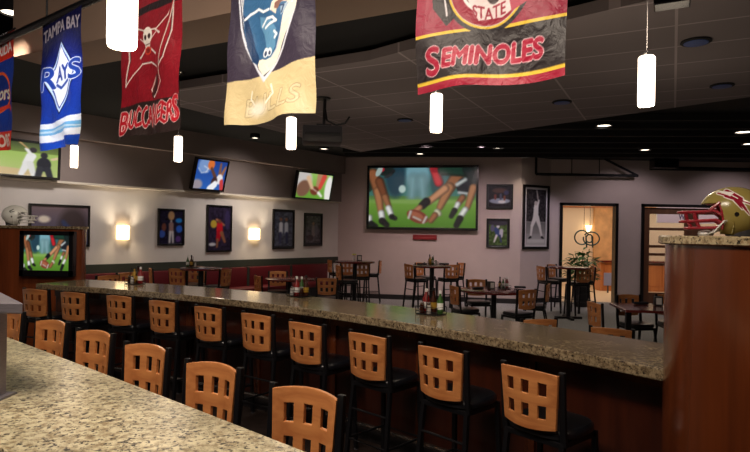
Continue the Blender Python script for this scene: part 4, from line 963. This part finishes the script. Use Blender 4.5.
a.poly(g(160, 196, 150, 226, 176, 262, 206, 240, 232, 190, 240, 140, 222, 176, 200, 204, 180, 206), (232, 226, 206)); a.poly(g(150, 196, 146, 216, 160, 236, 166, 200), (232, 226, 206))
a.poly(g(262, 0, 246, 70, 236, 130, 232, 186, 262, 120, 284, 50, 292, 0, 292, -40), (222, 216, 200))
for q in (g(92, 34, 112, 20, 146, 12, 168, 30, 196, 34), g(160, 78, 186, 62, 210, 66, 222, 82, 200, 84, 176, 90), g(204, 36, 210, 16, 232, 4, 262, 18, 272, 30), g(214, 116, 222, 128, 214, 138)): a.pl(q, .010, WHT)
a.poly(g(204, 40, 206, 16, 226, 2, 256, 4, 288, 22, 270, 30, 240, 22, 226, 30, 222, 60), (222, 206, 190)); a.poly(g(216, 38, 218, 20, 232, 12, 250, 16, 236, 24, 228, 44), (120, 84, 72)); a.poly(g(236, 34, 262, 30, 250, 56, 238, 70), (150, 170, 190)); a.pl(g(234, 34, 246, 36, 240, 60), .006, BL3)
a.ell(.455, .625, .034, .024, WHT); a.ell(.505, .628, .026, .02, WHT); a.ell(.452, .63, .016, .012, BL3); a.ell(.505, .633, .012, .009, BL3)
a.text('BULLS', .22, .86, .86, .955, (206, 192, 154), 1, 2, (120, 100, 74), shear=.2, warp=lambda u, v: -.02*u); a.pl([(.34, .90), (.28, .86), (.30, .82)], .008, (236, 230, 214)); a.pl([(.50, .90), (.58, .86), (.55, .81)], .008, (236, 230, 214)); a.ell(.38, .92, .10, .03, (236, 230, 214), 0, .8, .7)
banner('black and gold satin banner with a blue bull head shield emblem', 267, 3.16, 120.5, a.blur(0), 3, .016)
# garnet banner
a = Art(220, 320, (146, 24, 58)); a.speck(.06).blur(3)
a.rect(0, .775, 1, .965, (34, 26, 30)); a.rect(0, .765, 1, .778, (226, 190, 60)); a.rect(0, .955, 1, .968, (226, 190, 60)); a.rect(0, .968, 1, 1.01, (156, 28, 56))
a.poly([(.10, .50), (.20, .60), (.30, .70), (.22, .745), (.12, .66)], (30, 24, 30)); a.pl([(.13, .52), (.20, .62), (.22, .70)], .006, (226, 220, 226)); a.ell(.5, .585, .30, .205, (30, 24, 30)); a.ell(.5, .585, .275, .188, (226, 190, 60)); a.ell(.5, .585, .262, .179, (206, 196, 200)); a.ell(.5, .585, .258, .176, (150, 30, 56)); a.ell(.5, .585, .19, .128, (236, 232, 232)); a.ell(.5, .585, .17, .115, (40, 30, 34))
a.text('FLORIDA', .30, .44, .70, .475, WH, 1); a.poly([(.32, .60), (.44, .55), (.62, .60), (.70, .70), (.60, .735), (.44, .74)], (228, 214, 216)); a.text('STATE', .40, .695, .62, .742, (150, 30, 56), 1, warp=lambda u, v: -.02*np.abs(u-.5)*2); a.ell(.54, .63, .05, .05, (70, 56, 60)); a.poly([(.62, .6), (.82, .52), (.9, .6), (.8, .68), (.66, .72)], (176, 60, 84))
a.text('S', .085, .825, .175, .935, (166, 24, 58), 5, 3, (240, 214, 220)); a.text('EMINOLES', .205, .84, .86, .912, (166, 24, 58), 5, 3, (240, 214, 220), shear=.12)
banner('garnet and black banner with yellow stripes, nearest the camera', 486, 2.28, 85.5, a, 5, .006, w=.615, h=1.0, rot=.19)
a = Art(120, 200, (28, 56, 150)); a.rect(0, 0, 1, .22, (206, 50, 36)); a.rect(0, .84, 1, 1, (212, 52, 38)); a.text('FLORIDA', .08, .08, .92, .17, WH, 2); a.ell(.5, .5, .36, .19, (230, 90, 40)); a.ell(.5, .5, .32, .165, (24, 48, 130)); a.text('Gators', .2, .44, .82, .56, (200, 212, 206), 2, 2, (206, 50, 36)); a.pl([(.3, .62), (.5, .66), (.8, .62), (.9, .66)], .03, (200, 60, 50)); a.text('GATORS', .06, .865, .95, .965, (240, 226, 220), 3)
banner('orange and blue banner cut by the left edge', -2, 5.18, 152, a, 6)
# pipe carrying the banners
zz = 3.345; pA = Vector((-3.9, 5.85, zz)); pB = Vector((2.2, .75, zz))
b1_ = ray(59.5, 150); A_ = Vector((b1_.x*4.42, 4.42, zz)); b2_ = ray(486.5, 86); B_ = Vector((b2_.x*2.28, 2.28, zz)); dd = (B_-A_).normalized()
t = thing('banner_pipe', 'long black ceiling pipe from which the sports banners hang', 'pipe')
MB().tube([A_-dd*2.2, B_+dd*1.6], .03, 10).build('pipe', BLACK, t, True)
for k in range(5): q = A_-dd*2.0+dd*k*1.75; MB().tube([q, Vector((q.x, q.y, 4.1))], .008, 6).build('hanger', BLACK, t)

# ------------------------------------------------------------------ projector
p = P(325, 98, 3.5); Yp = p.y; zb_ = Z(322, 145, Yp); zt_ = Z(322, 127, Yp)
t = thing('ceiling_projector', 'dark projector hanging from the tiled ceiling beside the gold banner', 'projector', (p.x-.03, Yp, zb_), .12)
MB().box((0, 0, (zt_-zb_)/2), (.52, .42, zt_-zb_-.02), bev=.025).build('body', mat('projector_plastic', (34, 30, 34), .4), t, True)
MB().box((0, -.0, (zt_-zb_)/2), (.47, .44, .04), bev=.008).build('side_vent', BLACK, t)
MB().lathe([(.05, 0), (.055, .04), (.04, .05)], n=20).build('lens', GLASS, t, True).matrix_local = Matrix.Translation((.14, .2, .1)) @ Matrix.Rotation(-PI/2, 4, 'X')
MB().tube([(0.02, 0, zt_-zb_-.03), (0.03, 0, 3.5-zb_)], .022, 10).build('pole', BLACK, t, True)
MB().box((.02, 0, zt_-zb_+.01), (.2, .2, .03), bev=.005).build('mount', BLACK, t); MB().lathe([(.1, 3.48-zb_), (.11, 3.5-zb_)], n=20).build('ceiling_plate', BLACK, t, True)
MB().tube([(.03, -.02, zt_-zb_+.25), (.06, -.05, zt_-zb_+.08), (.18, -.06, zt_-zb_+.02), (.3, -.06, zt_-zb_+.05), (.36, -.05, zt_-zb_+.14)], .014, 8).build('cable', BLACK, t, True)

# ------------------------------------------------------------------ lights
def spot(loc, tgt, pw, ang=60, col=(255, 226, 190), rad=.08, blend=.6):
    l = bpy.data.lights.new('spot', 'SPOT'); l.energy = pw; l.spot_size = math.radians(ang); l.spot_blend = blend; l.color = [(c_/255.)**1.35 for c_ in col]; l.shadow_soft_size = rad
    o = bpy.data.objects.new('spot_light', l); COL.objects.link(o); o.location = loc; o.rotation_euler = (Vector(tgt)-Vector(loc)).to_track_quat('-Z', 'Y').to_euler(); return o
def point(loc, pw, col=(255, 222, 180), rad=.06):
    l = bpy.data.lights.new('point', 'POINT'); l.energy = pw; l.color = [(c_/255.)**1.35 for c_ in col]; l.shadow_soft_size = rad
    o = bpy.data.objects.new('point_light', l); COL.objects.link(o); o.location = loc
def area(loc, tgt, pw, sx, sy, col=(255, 226, 195)):
    l = bpy.data.lights.new('area', 'AREA'); l.shape = 'RECTANGLE'; l.size = sx; l.size_y = sy; l.energy = pw; l.color = [(c_/255.)**1.35 for c_ in col]
    o = bpy.data.objects.new('area_light', l); COL.objects.link(o); o.location = loc; o.rotation_euler = (Vector(tgt)-Vector(loc)).to_track_quat('-Z', 'Y').to_euler(); return o
for p, z0, h in penp: point((p.x, p.y, z0-.07), 5, rad=.05)
for i, p in enumerate(dlp):
    if i == 0: spot((p.x, p.y, p.z-.04), (p.x, p.y, 0), 60, 95)
    else: spot((p.x, p.y, p.z-.04), (p.x, p.y, 0), 38, 100)
for p, h in scp:
    spot(p+Vector((0, 0, h*.5)), p+Vector((0, 0, 3))+Vector((-.1, .08, 0)), 44, 140, (255, 226, 176), .04, 1); spot(p+Vector((0, 0, h*.5)), p-Vector((0, 0, 3)), 18, 140, (255, 214, 150), .04, 1)
# counter and banner spots from the bar ceiling
area((-1.2, .6, 3.9), (-.9, 1.6, 1.07), 98, 1.6, .6); area((-2.3, 1.9, 3.9), (-1.9, 2.5, 1.07), 40, 1.2, .6)
spot((-2.9, 2.6, 4.0), A_+Vector((0, 0, -.62)), 260, 22, (230, 234, 255)); spot((-1.3, 1.0, 3.9), (-.62, 3.1, 2.75), 190, 36, (255, 236, 215)); spot((-.5, .4, 3.5), (.45, 2.25, 2.6), 60, 46)
spot((-2.1, 1.6, 4.0), (-1.45, 3.6, 2.85), 42, 34); spot((-4.2, 2.8, 4.0), A_-dd*1.2+Vector((0, 0, -.6)), 80, 26)
for f, pw in ((.1, 16), (.35, 15), (.62, 16), (.86, 22)):
    e, tg, nn = cpt(FB, tL+(tR-tL)*f); spot((e-nn*.9).to_tuple()[:2]+(3.25,), e-nn*.35+Vector((0, 0, .2)), pw, 80)
spot((1.2, 3.4, 3.4), (1.2, 3.2, 1.07), 110, 60)
spot((2.2, .5, 3.6), (1.9, 2.4, 1.3), 45, 45); spot((-.7, 1.9, 2.95), (1.75, 2.3, 1.35), 60, 30, rad=.12); spot((-3.2, 5.0, 3.5), (-4.45, 7.5, 1.75), 130, 36)  # spots added for the pillar, its highlight and the white helmet
# soft point lights added over the bar to brighten the ceilings
for q, pw in (((-2.2, 5.9, 2.5), 6), ((-.2, 5.4, 2.5), 5), ((1.8, 4.6, 2.5), 6), ((3.0, 6.0, 2.4), 6), ((-2.6, 3.0, 2.3), 4), ((.2, 8, 2.4), 6)): point(q, pw, rad=.35)
# spots added without fixtures to brighten the walls
for x, pw, c in ((372, 70, (255, 206, 196)), (425, 60, (255, 200, 196)), (480, 70, (255, 206, 206)), (505, 60, (240, 220, 226))):
    q = D(x, 12.3); spot((q.x, q.y, 3.55), (q.x+.1, 14.6, .9), pw*1.6, 95, c, .1, .9)
for u_, pw in ((4.5, 60), (8, 60), (11, 70), (14, 70), (17.5, 70)):
    p = WL.at(u_, 3.5, 1.6); q = WL.at(u_, 1.4, 0); spot(p, q, pw*1.5, 100, (255, 238, 224), .15, 1)
q = WP.at(.3, 3.5, 1.6); spot(q, WP.at(.6, 1.2), 60, 70, (226, 206, 240)); q = WD.at(1.9, 3.5, 1.8); spot(q, WD.at(1.9, 1), 52, 110, (240, 214, 222)); q = WD.at(4.5, 3.5, 1.8); spot(q, WD.at(4.5, 1), 45, 110, (240, 214, 222))
area((7.5, 17.3, 2.95), (7.5, 17.3, 0), 85, 5, 3, (255, 226, 190)); area((11.5, 17.3, 2.95), (11.5, 17.3, 0), 80, 4, 3, (255, 220, 190))
area((0, 6, 3.2), (0, 6, 0), 14, 6, 5, (255, 230, 215))  # broad dim area light added as general fill
w = bpy.data.worlds.new('world'); bpy.context.scene.world = w; w.use_nodes = True; w.node_tree.nodes['Background'].inputs[0].default_value = (.02, .018, .02, 1); w.node_tree.nodes['Background'].inputs[1].default_value = .3
sc = bpy.context.scene
sc.view_settings.view_transform = 'Standard'; sc.view_settings.look = 'None'; sc.view_settings.exposure = 0; sc.view_settings.gamma = 1
sc.cycles.use_denoising = True; sc.cycles.sample_clamp_indirect = 3; sc.cycles.max_bounces = 6; sc.cycles.caustics_reflective = False; sc.cycles.caustics_refractive = False
